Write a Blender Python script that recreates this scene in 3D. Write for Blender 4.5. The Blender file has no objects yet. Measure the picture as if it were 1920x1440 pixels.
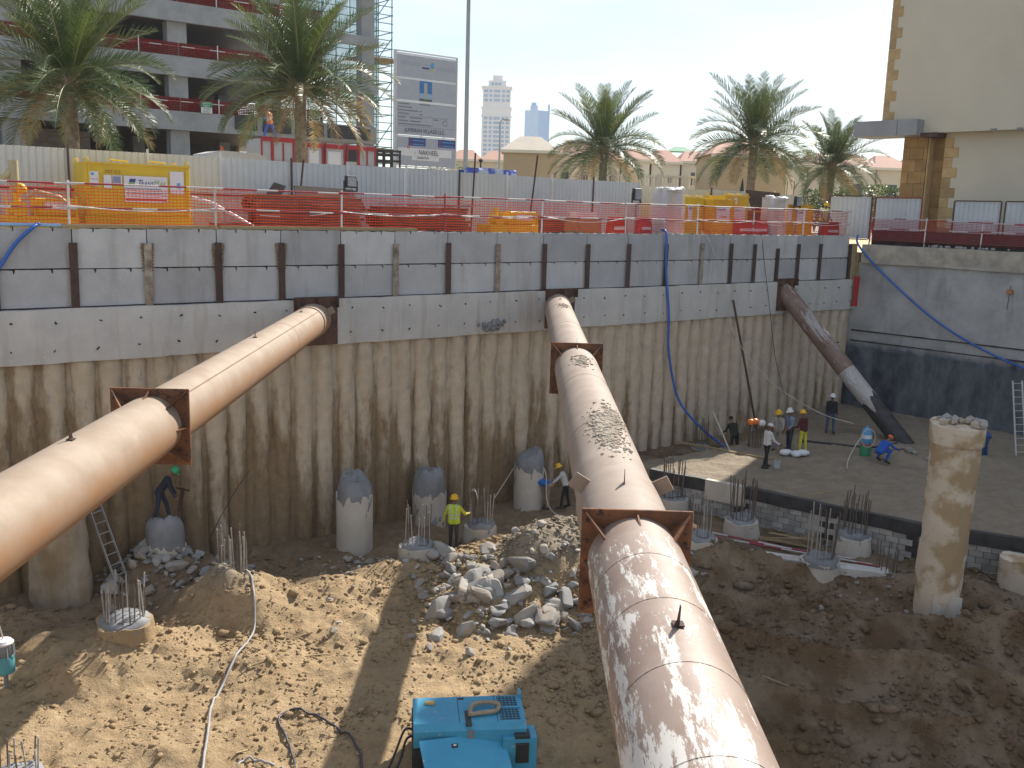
import bpy, bmesh, math, random
import numpy as np
from mathutils import Vector, Matrix, Euler
R = math.radians
random.seed(7); rng = np.random.default_rng(11)
S = bpy.context.scene
COL = S.collection
# ---------------------------------------------------------------- camera
cam_d = bpy.data.cameras.new('camera'); cam = bpy.data.objects.new('camera', cam_d); COL.objects.link(cam)
pitch, roll = math.atan(329/1800.), math.atan(.0287)
fw = Vector((0, math.cos(pitch), -math.sin(pitch))); up0 = Vector((0, math.sin(pitch), math.cos(pitch))); rt0 = Vector((1, 0, 0))
rt = rt0*math.cos(roll)+up0*math.sin(roll); up = -rt0*math.sin(roll)+up0*math.cos(roll)
M4 = Matrix((rt, up, -fw)).transposed().to_4x4(); M4.translation = (0, 0, .85)
cam.matrix_world = M4
cam_d.sensor_width = 36; cam_d.lens = 33.75; cam_d.clip_end = 6000; cam_d.clip_start = .1
S.camera = cam
S.render.resolution_x, S.render.resolution_y = 1024, 768
# ---------------------------------------------------------------- light
SUN = Vector((.61, 1.0, 1.0)).normalized()
sun_el = math.asin(SUN.z); sun_az = math.atan2(SUN.x, SUN.y)
world = bpy.data.worlds.new('World'); S.world = world; world.use_nodes = True
wn = world.node_tree; wn.nodes.clear()
wo = wn.nodes.new('ShaderNodeOutputWorld'); bg = wn.nodes.new('ShaderNodeBackground')
sky = wn.nodes.new('ShaderNodeTexSky'); sky.sky_type = 'NISHITA'; sky.sun_disc = False
sky.sun_elevation = sun_el; sky.sun_rotation = sun_az; sky.altitude = 0; sky.air_density = 1.0; sky.dust_density = .35; sky.ozone_density = 1.0
# thin high cloud veil over the whole sky
tc = wn.nodes.new('ShaderNodeTexCoord'); mp = wn.nodes.new('ShaderNodeMapping'); mp.inputs['Scale'].default_value = (1.2, 1.2, 4.0)
nz = wn.nodes.new('ShaderNodeTexNoise'); nz.inputs['Scale'].default_value = 1.6; nz.inputs['Detail'].default_value = 7; nz.inputs['Roughness'].default_value = .55
cr = wn.nodes.new('ShaderNodeMapRange'); cr.inputs[1].default_value = .40; cr.inputs[2].default_value = .68; cr.inputs[3].default_value = .06; cr.inputs[4].default_value = .75
mx = wn.nodes.new('ShaderNodeMix'); mx.data_type = 'RGBA'; mx.inputs[7].default_value = (8.6, 9.0, 9.5, 1)
wn.links.new(tc.outputs['Generated'], mp.inputs[0]); wn.links.new(mp.outputs[0], nz.inputs[0]); wn.links.new(nz.outputs['Fac'], cr.inputs[0])
wn.links.new(cr.outputs[0], mx.inputs[0]); wn.links.new(sky.outputs[0], mx.inputs[6])
wn.links.new(mx.outputs[2], bg.inputs[0]); bg.inputs[1].default_value = .066
wn.links.new(bg.outputs[0], wo.inputs[0])
sl = bpy.data.lights.new('sun', 'SUN'); sl.energy = 4.2; sl.angle = R(.55); sl.color = (1, .93, .83)
so = bpy.data.objects.new('sun', sl); COL.objects.link(so); so.rotation_euler = (-SUN).to_track_quat('-Z', 'Y').to_euler(); so.location = (40, 60, 60)
S.view_settings.view_transform = 'Standard'; S.view_settings.look = 'None'; S.view_settings.exposure = 1.02; S.view_settings.gamma = 1
S.view_settings.use_curve_mapping = False
S.render.engine = 'CYCLES'; cy = S.cycles; cy.max_bounces = 5; cy.diffuse_bounces = 3; cy.glossy_bounces = 2; cy.transmission_bounces = 3; cy.volume_bounces = 0; cy.transparent_max_bounces = 10; cy.caustics_reflective = False; cy.caustics_refractive = False
# ---------------------------------------------------------------- helpers
def thing(name, label, cat, loc=(0, 0, 0), rz=0., group=None, kind=None):
    o = bpy.data.objects.new(name, None); COL.objects.link(o); o.location = loc; o.rotation_euler = (0, 0, rz); o.empty_display_size = .2
    return tag(o, label, cat, group, kind)
def tag(o, label=None, cat=None, group=None, kind=None):
    if label: o['label'] = label
    if cat: o['category'] = cat
    if group: o['group'] = group
    if kind: o['kind'] = kind
    return o
def link(name, me, parent=None, loc=(0, 0, 0), rot=(0, 0, 0), scale=None):
    o = bpy.data.objects.new(name, me); COL.objects.link(o); o.parent = parent; o.location = loc; o.rotation_euler = rot
    if scale is not None: o.scale = scale if hasattr(scale, '__len__') else (scale,)*3
    return o
def copy_tree(o, parent=None):
    c = o.copy(); COL.objects.link(c); c.parent = parent
    for ch in list(o.children): copy_tree(ch, c)
    return c
def frame(d):
    d = Vector(d).normalized(); a = Vector((0, 0, 1)) if abs(d.z) < .95 else Vector((1, 0, 0))
    x = a.cross(d).normalized(); return x, d.cross(x).normalized(), d
class MB:
    def __init__(s): s.v = []; s.f = []; s.m = []
    def add(s, vs, fs, mi=0):
        k = len(s.v); s.v += [tuple(p) for p in vs]; s.f += [tuple(k+i for i in f) for f in fs]; s.m += [mi]*len(fs); return s
    def bb(s, x0, x1, y0, y1, z0, z1, mi=0, b=0.):
        if b <= 0:
            return s.add([(x, y, z) for x in (x0, x1) for y in (y0, y1) for z in (z0, z1)],
                         [(0, 1, 3, 2), (4, 6, 7, 5), (0, 4, 5, 1), (2, 3, 7, 6), (0, 2, 6, 4), (1, 5, 7, 3)], mi)
        X, Y, Z = (x0, x1), (y0, y1), (z0, z1); vs = []; idx = {}
        for i in (0, 1):
            for j in (0, 1):
                for k in (0, 1):
                    sx, sy, sz = (1 if i == 0 else -1)*b, (1 if j == 0 else -1)*b, (1 if k == 0 else -1)*b
                    for a, p in (('x', (X[i], Y[j]+sy, Z[k]+sz)), ('y', (X[i]+sx, Y[j], Z[k]+sz)), ('z', (X[i]+sx, Y[j]+sy, Z[k]))):
                        idx[(i, j, k, a)] = len(vs); vs.append(p)
        fs = []
        for i in (0, 1): fs.append([idx[(i, j, k, 'x')] for j, k in ((0, 0), (1, 0), (1, 1), (0, 1))][::(-1 if i == 0 else 1)])
        for j in (0, 1): fs.append([idx[(i, j, k, 'y')] for i, k in ((0, 0), (1, 0), (1, 1), (0, 1))][::(1 if j == 0 else -1)])
        for k in (0, 1): fs.append([idx[(i, j, k, 'z')] for i, j in ((0, 0), (1, 0), (1, 1), (0, 1))][::(-1 if k == 0 else 1)])
        for i in (0, 1):
            for j in (0, 1):
                fs.append((idx[(i, j, 0, 'x')], idx[(i, j, 1, 'x')], idx[(i, j, 1, 'y')], idx[(i, j, 0, 'y')])[::(1 if i != j else -1)])
                fs.append((idx[(i, 0, j, 'x')], idx[(i, 1, j, 'x')], idx[(i, 1, j, 'z')], idx[(i, 0, j, 'z')])[::(-1 if i != j else 1)])
                fs.append((idx[(0, i, j, 'y')], idx[(1, i, j, 'y')], idx[(1, i, j, 'z')], idx[(0, i, j, 'z')])[::(1 if i != j else -1)])
        for i in (0, 1):
            for j in (0, 1):
                for k in (0, 1):
                    fs.append((idx[(i, j, k, 'x')], idx[(i, j, k, 'y')], idx[(i, j, k, 'z')])[::(1 if (i+j+k) % 2 == 0 else -1)])
        return s.add(vs, fs, mi)
    def bar(s, p, q, w, h, mi=0):
        p, q = Vector(p), Vector(q); x, y, d = frame(q-p); x *= w/2; y *= h/2
        return s.add([p-x-y, p+x-y, p+x+y, p-x+y, q-x-y, q+x-y, q+x+y, q-x+y],
                     [(0, 3, 2, 1), (4, 5, 6, 7), (0, 1, 5, 4), (1, 2, 6, 5), (2, 3, 7, 6), (3, 0, 4, 7)], mi)
    def cyl(s, p, q, r0, r1=None, seg=12, caps=True, mi=0):
        r1 = r0 if r1 is None else r1; p, q = Vector(p), Vector(q); x, y, d = frame(q-p); vs = []
        for c, r in ((p, r0), (q, r1)):
            for i in range(seg):
                a = 2*math.pi*i/seg; vs.append(c+x*(r*math.cos(a))+y*(r*math.sin(a)))
        fs = [(i, (i+1) % seg, seg+(i+1) % seg, seg+i) for i in range(seg)]
        if caps: fs += [tuple(range(seg))[::-1], tuple(range(seg, 2*seg))]
        return s.add(vs, fs, mi)
    def tube(s, path, r, seg=8, mi=0, caps=True):
        pts = [Vector(p) for p in path]; n = len(pts); vs = []; x = None
        for i, p in enumerate(pts):
            d = (pts[min(i+1, n-1)]-pts[max(i-1, 0)]).normalized()
            if x is None: x, y, _ = frame(d)
            else:
                x = (x-d*x.dot(d)).normalized(); y = d.cross(x)
            rr = r[i] if hasattr(r, '__len__') else r
            for k in range(seg):
                a = 2*math.pi*k/seg; vs.append(p+x*(rr*math.cos(a))+y*(rr*math.sin(a)))
        fs = [(i*seg+k, i*seg+(k+1) % seg, (i+1)*seg+(k+1) % seg, (i+1)*seg+k) for i in range(n-1) for k in range(seg)]
        if caps: fs += [tuple(range(seg))[::-1], tuple(range((n-1)*seg, n*seg))]
        return s.add(vs, fs, mi)
    def lathe(s, prof, seg=16, mi=0, c=(0, 0, 0), caps=True):
        vs = [(c[0]+r*math.cos(2*math.pi*k/seg), c[1]+r*math.sin(2*math.pi*k/seg), c[2]+z) for r, z in prof for k in range(seg)]; n = len(prof)
        fs = [(i*seg+k, i*seg+(k+1) % seg, (i+1)*seg+(k+1) % seg, (i+1)*seg+k) for i in range(n-1) for k in range(seg)]
        if caps: fs += [tuple(range(seg))[::-1], tuple(range((n-1)*seg, n*seg))]
        return s.add(vs, fs, mi)
    def prism(s, poly, y0, y1, mi=0):      # polygon in xz extruded along y
        n = len(poly); vs = [(x, y0, z) for x, z in poly]+[(x, y1, z) for x, z in poly]
        return s.add(vs, [tuple(range(n)), tuple(range(n, 2*n))[::-1]]+[(i, n+i, n+(i+1) % n, (i+1) % n) for i in range(n)], mi)
    def ico(s, c, r, jit=.25, sub=1, mi=0, sc=(1, 1, 1)):
        vs, fs = ICO[sub]; k = 1+rng.uniform(-jit, jit, len(vs))
        return s.add([(c[0]+v[0]*r*k[i]*sc[0], c[1]+v[1]*r*k[i]*sc[1], c[2]+v[2]*r*k[i]*sc[2]) for i, v in enumerate(vs)], fs, mi)
    def mesh(s, name, mats, smooth=0):
        me = bpy.data.meshes.new(name); me.from_pydata(s.v, [], s.f)
        for m in (mats if isinstance(mats, (list, tuple)) else [mats]): me.materials.append(m)
        if any(s.m): me.polygons.foreach_set('material_index', s.m)
        if smooth:
            me.polygons.foreach_set('use_smooth', [True]*len(s.f)); me.set_sharp_from_angle(angle=R(smooth))
        me.update(); return me
    def obj(s, name, mats, parent=None, smooth=0, loc=(0, 0, 0), rot=(0, 0, 0)):
        return link(name, s.mesh(name, mats, smooth), parent, loc, rot)
ICO = {}
for _k in (1, 2, 3):
    _b = bmesh.new(); bmesh.ops.create_icosphere(_b, subdivisions=_k, radius=1)
    ICO[_k] = ([tuple(v.co) for v in _b.verts], [tuple(v.index for v in f.verts) for f in _b.faces]); _b.free()
def _h(i, j, seed):
    a = np.sin(i*127.1+j*311.7+seed*74.7)*43758.5453; return a-np.floor(a)
def vnoise(x, y, seed=0):
    i = np.floor(x); j = np.floor(y); u = x-i; w = y-j; u = u*u*(3-2*u); w = w*w*(3-2*w)
    return (_h(i, j, seed)*(1-u)+_h(i+1, j, seed)*u)*(1-w)+(_h(i, j+1, seed)*(1-u)+_h(i+1, j+1, seed)*u)*w
def fbm(x, y, o=4, seed=0, g=.5):
    t = 0; a = 1; n = 0
    for k in range(o): t = t+a*(vnoise(x, y, seed+k)-.5)*2; n += a; x = x*2.03+7.1; y = y*2.03+3.3; a *= g
    return t/n
def smooth01(a): a = np.clip(a, 0, 1); return a*a*(3-2*a)
# ---------------------------------------------------------------- materials
MATS = {}
def nodes(name):
    m = bpy.data.materials.new(name); m.use_nodes = True; nt = m.node_tree; MATS[name] = m
    return m, nt, nt.nodes['Principled BSDF']
def N(nt, t, **kw):
    n = nt.nodes.new('ShaderNode'+t)
    for k, v in kw.items():
        if k.startswith('i_'): n.inputs[k[2:].replace('_', ' ')].default_value = v
        else: setattr(n, k, v)
    return n
def noise(nt, co, scale, detail=5, rough=.55, stretch=None):
    if stretch is not None:
        mpn = N(nt, 'Mapping'); mpn.inputs['Scale'].default_value = stretch; nt.links.new(co, mpn.inputs[0]); co = mpn.outputs[0]
    n = N(nt, 'TexNoise'); n.inputs['Scale'].default_value = scale; n.inputs['Detail'].default_value = detail; n.inputs['Roughness'].default_value = rough
    nt.links.new(co, n.inputs[0]); return n.outputs['Fac']
def ramp(nt, fac, a, b, lo=0., hi=1.):
    n = N(nt, 'MapRange'); n.inputs[1].default_value = a; n.inputs[2].default_value = b; n.inputs[3].default_value = lo; n.inputs[4].default_value = hi
    nt.links.new(fac, n.inputs[0]); return n.outputs[0]
def mixc(nt, fac, a, b, mode='MIX'):
    n = N(nt, 'Mix'); n.data_type = 'RGBA'; n.blend_type = mode
    for sock, val in ((0, fac), (6, a), (7, b)):
        if isinstance(val, (int, float)): n.inputs[sock].default_value = val
        elif isinstance(val, tuple): n.inputs[sock].default_value = (*val, 1) if len(val) == 3 else val
        else: nt.links.new(val, n.inputs[sock])
    return n.outputs[2]
def mth(nt, op, a, b=None):
    n = N(nt, 'Math'); n.operation = op
    for i, val in enumerate((a, b)):
        if val is None: continue
        if isinstance(val, (int, float)): n.inputs[i].default_value = val
        else: nt.links.new(val, n.inputs[i])
    return n.outputs[0]
def pos(nt): return N(nt, 'NewGeometry').outputs['Position']
def bump(nt, b, h, strength=.4, dist=.02):
    n = N(nt, 'Bump'); n.inputs['Strength'].default_value = strength; n.inputs['Distance'].default_value = dist
    nt.links.new(h, n.inputs['Height']); nt.links.new(n.outputs[0], b.inputs['Normal'])
def pm(name, c1, c2=None, scale=3., rough=.8, bmp=.25, bs=25., metal=0., dist=.01, c3=None, s3=12., t3=.6, stretch=None, rnd=0., spec=.5, lo=.35, hi=.65):
    """general procedural surface: two-tone world-space mottling, third tone for spots, fine relief, per-object variation"""
    m, nt, b = nodes(name); P = pos(nt); L = nt.links
    col = mixc(nt, ramp(nt, noise(nt, P, scale, 6, .6, stretch), lo, hi), c1, c2 or tuple(k*.8 for k in c1))
    if c3: col = mixc(nt, ramp(nt, noise(nt, P, s3, 5, .65, stretch), t3, t3+.06), col, c3)
    if rnd:
        oi = N(nt, 'ObjectInfo'); col = mixc(nt, 1., col, mixc(nt, oi.outputs['Random'], (1-rnd,)*3, (1+rnd*.6,)*3), 'MULTIPLY')
    L.new(col, b.inputs['Base Color']); b.inputs['Roughness'].default_value = rough; b.inputs['Metallic'].default_value = metal
    b.inputs['Specular IOR Level'].default_value = spec
    if bmp: bump(nt, b, noise(nt, P, bs, 6, .65), bmp, dist)
    return m
# ---- surfaces used by the setting
def m_concrete(name, c1, c2, rnd=.0, stain=(.30, .27, .22), smt=.62, rough=.85, bs=18., bm=.25):
    m, nt, b = nodes(name); P = pos(nt)
    col = mixc(nt, ramp(nt, noise(nt, P, 1.1, 7, .62), .3, .7), c1, c2)
    col = mixc(nt, ramp(nt, noise(nt, P, 2.2, 6, .6, (1, 1, .12)), smt, smt+.16, 0, .55), col, stain)
    col = mixc(nt, ramp(nt, noise(nt, P, 9., 5, .7), .60, .68, 0, .35), col, tuple(k*1.25 for k in c1))
    col = mixc(nt, ramp(nt, noise(nt, P, 60., 3, .6), .62, .70, 0, .5), col, tuple(k*.5 for k in c1))
    if rnd:
        oi = N(nt, 'ObjectInfo'); col = mixc(nt, 1., col, mixc(nt, oi.outputs['Random'], (1-rnd, 1-rnd, 1-rnd*.9), (1+rnd*.5,)*3), 'MULTIPLY')
    nt.links.new(col, b.inputs['Base Color']); b.inputs['Roughness'].default_value = rough; b.inputs['Specular IOR Level'].default_value = .25
    bump(nt, b, noise(nt, P, bs, 8, .7), bm, .015); return m
conc_panel = m_concrete('precast_concrete', (.52, .52, .52), (.41, .415, .42), .24, (.30, .275, .24), .54)
conc_beam = m_concrete('beam_concrete', (.58, .56, .535), (.47, .46, .445), 0, (.34, .29, .23), .53)
conc_white = m_concrete('pale_pile_concrete', (.60, .57, .51), (.48, .44, .38), .1, (.36, .27, .17), .56, bs=9., bm=.5)
conc_grey = m_concrete('chipped_concrete', (.30, .31, .32), (.20, .21, .225), .1, (.16, .165, .18), .5, bs=14., bm=.9)
conc_frame = m_concrete('frame_concrete', (.34, .355, .365), (.25, .265, .275), 0, (.22, .22, .22), .56)
rubble_m = m_concrete('rubble_concrete', (.36, .355, .335), (.235, .24, .24), .3, (.40, .31, .205), .44, bs=10., bm=.6)
# piles smeared with mud between and towards the older dig level
def m_pile():
    m, nt, b = nodes('pile_face'); P = pos(nt)
    sx = N(nt, 'SeparateXYZ'); nt.links.new(P, sx.inputs[0])
    dt = N(nt, 'VectorMath'); dt.operation = 'DOT_PRODUCT'; nt.links.new(P, dt.inputs[0]); dt.inputs[1].default_value = (.7905, .6125, 0)
    along = ramp(nt, dt.outputs['Value'], 4., 32., 0., 1.)            # mud cover thins out along the wall
    low = ramp(nt, sx.outputs['Z'], -4.2, -9.0, 0., 1.)
    big = noise(nt, P, .9, 6, .65, (1, 1, .22)); fine = noise(nt, P, 5.5, 6, .65, (1, 1, .35))
    f = mth(nt, 'ADD', mth(nt, 'MULTIPLY', big, 1.25), mth(nt, 'MULTIPLY', fine, .45))
    f = mth(nt, 'ADD', f, mth(nt, 'MULTIPLY', low, .50)); f = mth(nt, 'SUBTRACT', f, mth(nt, 'MULTIPLY', along, .44))
    dn_ = N(nt, 'VectorMath'); dn_.operation = 'DOT_PRODUCT'; nt.links.new(P, dn_.inputs[0]); dn_.inputs[1].default_value = (-.6125, .7905, 0)
    f = mth(nt, 'ADD', f, ramp(nt, dn_.outputs['Value'], 27.96, 28.14, -.07, .17))      # mud stays in the grooves between piles
    mud = ramp(nt, f, .88, 1.12, 0, .95)
    pale = mixc(nt, ramp(nt, noise(nt, P, 2.5, 7, .65), .3, .7), (.59, .50, .385), (.46, .38, .285))
    pale = mixc(nt, ramp(nt, noise(nt, P, 3.1, 5, .7, (1, 1, .5)), .60, .66, 0, .7), pale, (.33, .335, .34))
    mudc = mixc(nt, ramp(nt, noise(nt, P, 4., 6, .65), .3, .7), (.30, .215, .125), (.205, .145, .085))
    nt.links.new(mixc(nt, mud, pale, mudc), b.inputs['Base Color']); b.inputs['Roughness'].default_value = .9; b.inputs['Specular IOR Level'].default_value = .2
    h = mth(nt, 'ADD', noise(nt, P, 6., 8, .7), mth(nt, 'MULTIPLY', mud, .35)); bump(nt, b, h, .8, .05); return m
pile_m = m_pile()
mud_m = pm('wet_mud', (.25, .18, .105), (.17, .12, .07), 3., .9, .7, 9., dist=.05)
def m_soil():
    m, nt, b = nodes('sandy_soil'); P = pos(nt)
    sx = N(nt, 'SeparateXYZ'); nt.links.new(P, sx.inputs[0])
    sand = mixc(nt, ramp(nt, noise(nt, P, .8, 7, .6), .3, .7), (.49, .365, .22), (.37, .265, .155))
    sand = mixc(nt, ramp(nt, noise(nt, P, 7., 6, .7), .55, .68, 0, .6), sand, (.56, .45, .305))
    sand = mixc(nt, ramp(nt, noise(nt, P, 14., 5, .7), .58, .66, 0, .5), sand, (.26, .175, .10))
    dusty = mixc(nt, ramp(nt, noise(nt, P, 2.4, 6, .6), .3, .7), (.36, .305, .235), (.265, .22, .165))
    z = mth(nt, 'ADD', sx.outputs['Z'], mth(nt, 'MULTIPLY', noise(nt, P, 1.2, 4, .6), .5))
    col = mixc(nt, ramp(nt, z, -8.95, -8.45), sand, dusty)
    # damp dug soil by the tall pile, building shade also painted into its colour
    damp_shade = mth(nt, 'ADD', sx.outputs['X'], mth(nt, 'MULTIPLY', noise(nt, P, .5, 4, .6), 5.))
    col = mixc(nt, mth(nt, 'MULTIPLY', ramp(nt, damp_shade, 3.6, 7.2, 0, .85), ramp(nt, sx.outputs['Z'], -8.75, -9.1)), col, mixc(nt, ramp(nt, noise(nt, P, .9, 7, .65, (1, .45, 1)), .42, .60), (.125, .08, .045), (.26, .205, .145)))
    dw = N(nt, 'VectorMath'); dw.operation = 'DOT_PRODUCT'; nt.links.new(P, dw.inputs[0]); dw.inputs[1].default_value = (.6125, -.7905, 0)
    foot_shade = mth(nt, 'MULTIPLY', ramp(nt, mth(nt, 'ADD', dw.outputs['Value'], mth(nt, 'MULTIPLY', noise(nt, P, .7, 5, .6), 2.4)), -21.8, -23.2), ramp(nt, sx.outputs['Z'], -9.2, -9.5)); col = mixc(nt, mth(nt, 'MULTIPLY', foot_shade, .8), col, mixc(nt, ramp(nt, noise(nt, P, 2., 6, .65), .35, .7), (.22, .155, .095), (.31, .235, .16)))  # soil colour darkened along the wall foot to stand in for shade
    nt.links.new(col, b.inputs['Base Color']); b.inputs['Roughness'].default_value = .95; b.inputs['Specular IOR Level'].default_value = .1
    h = mth(nt, 'ADD', noise(nt, P, 5., 9, .72), mth(nt, 'MULTIPLY', noise(nt, P, 16., 6, .75), .5)); bump(nt, b, h, 1., .11); return m
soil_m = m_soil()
steel_rust = pm('rusty_plate', (.235, .095, .038), (.10, .045, .027), 4., .8, .35, 20., .2, c3=(.045, .03, .028), s3=6., t3=.58)
steel_dark = pm('dark_rusted_beam', (.10, .055, .042), (.06, .035, .03), 5., .8, .3, 30., .2, rnd=.2)
post_pale = pm('mortar_smeared_beam', (.42, .36, .29), (.17, .12, .09), 3.5, .9, .5, 15., 0, rnd=.1)
street_m = pm('street_sand', (.40, .34, .25), (.30, .25, .19), .6, .95, .4, 6.)
WZ = math.atan2(.6125, .7905)
p0 = Vector((-17.15, 22.13, 0)); vW = Vector((.7905, .6125, 0)); bW = Vector((-.6125, .7905, 0))
def Wp(s, off, z): return p0+vW*s+bW*off+Vector((0, 0, z))
cR = Vector((17.16, 48.71, 0)); wR = Vector((.6742, -.7386, 0)); bR = Vector((.7386, .6742, 0)); RZ = math.atan2(-.7386, .6742)
def Rp(s, off, z): return cR+wR*s+bR*off+Vector((0, 0, z))
# ---- pit floor
EDGE = [(3.6, 36.6), (5.3, 34.6), (8.37, 32.5), (10.66, 30.6), (12.95, 28.95), (16.5, 27.3), (24., 23.8)]
def edge_d(x, y):      # signed distance: positive on the raised side
    best = np.full(np.shape(x), 1e9); sg = np.zeros(np.shape(x))
    for (ax, ay), (bx, by) in zip(EDGE[:-1], EDGE[1:]):
        dx, dy = bx-ax, by-ay; L2 = dx*dx+dy*dy; t = np.clip(((x-ax)*dx+(y-ay)*dy)/L2, 0, 1)
        d = np.hypot(x-ax-t*dx, y-ay-t*dy); c = dx*(y-ay)-dy*(x-ax); w = d < best; best = np.where(w, d, best); sg = np.where(w, np.sign(c), sg)
    return best*sg
def mound(x, y, cx, cy, rx, ry, h, p=1.6, rot=0.):
    c, s = math.cos(rot), math.sin(rot); u = ((x-cx)*c+(y-cy)*s)/rx; w = (-(x-cx)*s+(y-cy)*c)/ry
    return h*np.maximum(0, 1-np.sqrt(u*u+w*w))**p*1.0
def H(x, y):
    x = np.asarray(x, float); y = np.asarray(y, float)
    wx = x+.5*fbm(x*.7, y*.7, 3, 5); wy = y+.5*fbm(x*.7+9, y*.7, 3, 8)
    d = edge_d(x, y)
    wd = -((x+17.15)*(-.6125)+(y-22.13)*.7905)     # distance in front of the main wall
    base = -10.15+.16*fbm(x*.35, y*.35, 3, 1)
    strip = smooth01((d+6.3)/1.2)*smooth01((x-2.5)/2.5)
    base = base+strip*.34
    base = base+mound(wx, wy, .6, 26.5, 3.3, 3.3, 1.75, 1.15)+mound(wx, wy, 2.0, 27.6, 2.6, 2.4, 1.2, 1.2)
    base = base+mound(wx, wy, -9.3, 21.5, 2.2, 1.9, 1.0, .9)+mound(wx, wy, -7.5, 24.2, 1.9, 1.6, 1.25, .9)+mound(wx, wy, -12.6, 22.6, 3., 2., .75, 1.2)
    base = base+mound(wx, wy, -10.1, 26.5, 2.6, 1.9, 1.0, 1.1)
    # spoil ridge running below the foot of the wall
    rd = wd-4.6-.5*fbm(x*.5, y*.5, 2, 31); base = base+.42*np.exp(-(rd/1.1)**2)*smooth01((x+9)/2)*smooth01((3-x)/2)
    base = base+mound(wx, wy, -6.3, 21.2, 2.2, 1.6, .45)+mound(wx, wy, -3.6, 23.6, 1.6, 1.2, .35)+mound(wx, wy, -6.8, 17.5, 2.6, 1.6, .35)
    # wheel ruts and ridges on the side by the tall pile
    rr = smooth01((x-2.)/2.)*smooth01((-2.-d)/2.)
    base = base+rr*(.7*(1-np.abs(np.sin((wy+.30*wx)*1.15+1.2*fbm(x*.25, y*.25, 2, 40))))**1.3+.16*fbm(wx*.35, wy*1.6, 4, 42)+.2*fbm(x*.5, y*.5, 3, 43)-.12)+mound(wx, wy, 9., 22., 5., 1.7, .55, 1.2, .15)+mound(wx, wy, 12.6, 26.2, 2.2, 1.8, .6, 1.2)+mound(wx, wy, 14., 22.5, 4., 2.2, .6)
    plat = -8.6+.06*fbm(x*.6, y*.6, 3, 12)+mound(wx, wy, 15.6, 37.8, 2.2, 1.5, .35)+mound(wx, wy, 18.6, 37.0, 2.5, 1.8, .4)
    trench = smooth01((2.9-wd)/.35)*smooth01((x-2.)/1.)*smooth01((13.2-x)/.5); plat = plat-.55*trench
    h = np.where(d > .12, plat, base)
    rough = np.where(d > .12, .45, 1.)
    cl = fbm(x*1.3, y*1.3, 4, 20, .6); rg = 1-np.abs(fbm(wx*1.1, wy*1.1, 3, 60)); ck = fbm(x*4.2, y*4.2, 2, 71); h = h+rough*(.13*cl+.08*(rg*rg-.6)+.15*np.maximum(0, fbm(x*2.1, y*2.1, 4, 23, .65))+.08*np.abs(fbm(x*3.6+9, y*3.6, 3, 25, .65))+.06*np.where(ck > .12, np.minimum(ck-.12, .3)*1.6, 0)+.04*fbm(x*7., y*7., 2, 28, .7))
    return h
def Hs(x, y): return float(H(np.array([x]), np.array([y]))[0])
def grid(name, xs, ys, mat):
    X, Y = np.meshgrid(xs, ys); Z = H(X, Y); nx, ny = len(xs), len(ys)
    v = np.stack([X, Y, Z], -1).reshape(-1, 3); i = np.arange(nx*ny).reshape(ny, nx)
    f = np.stack([i[:-1, :-1], i[:-1, 1:], i[1:, 1:], i[1:, :-1]], -1).reshape(-1, 4)
    me = bpy.data.meshes.new(name); me.vertices.add(len(v)); me.vertices.foreach_set('co', v.ravel()); me.loops.add(f.size); me.loops.foreach_set('vertex_index', f.ravel())
    me.polygons.add(len(f)); me.polygons.foreach_set('loop_start', np.arange(0, f.size, 4)); me.polygons.foreach_set('loop_total', np.full(len(f), 4)); me.update(calc_edges=True)
    me.materials.append(mat); me.polygons.foreach_set('use_smooth', [True]*len(f)); return link(name, me)
xs = np.concatenate([np.arange(-60, -19, 1.5), np.arange(-19, 17, .085), np.arange(17, 26, .25), np.arange(26, 40, 1.5)])
ys = np.concatenate([np.arange(-3, 13, .8), np.arange(13, 33, .085), np.arange(33, 51, .14)])
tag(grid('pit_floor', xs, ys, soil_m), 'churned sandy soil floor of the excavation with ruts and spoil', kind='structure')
g = MB(); A, C, D = Wp(-3000, .15, 0), Wp(43.55, .15, 0), Rp(3000, .1, 0); F1, F2 = Vector((-3500, 4500, 0)), Vector((4500, 4500, 0))
g.add([A+Vector((0, 0, -.18)), C+Vector((0, 0, -.18)), D+Vector((0, 0, -.18)), F2+Vector((0, 0, -.18)), F1+Vector((0, 0, -.18))], [(0, 1, 4), (1, 3, 4), (1, 2, 3)])
tag(g.obj('street_ground', street_m), 'sandy street level ground behind the excavation', kind='structure')
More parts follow.
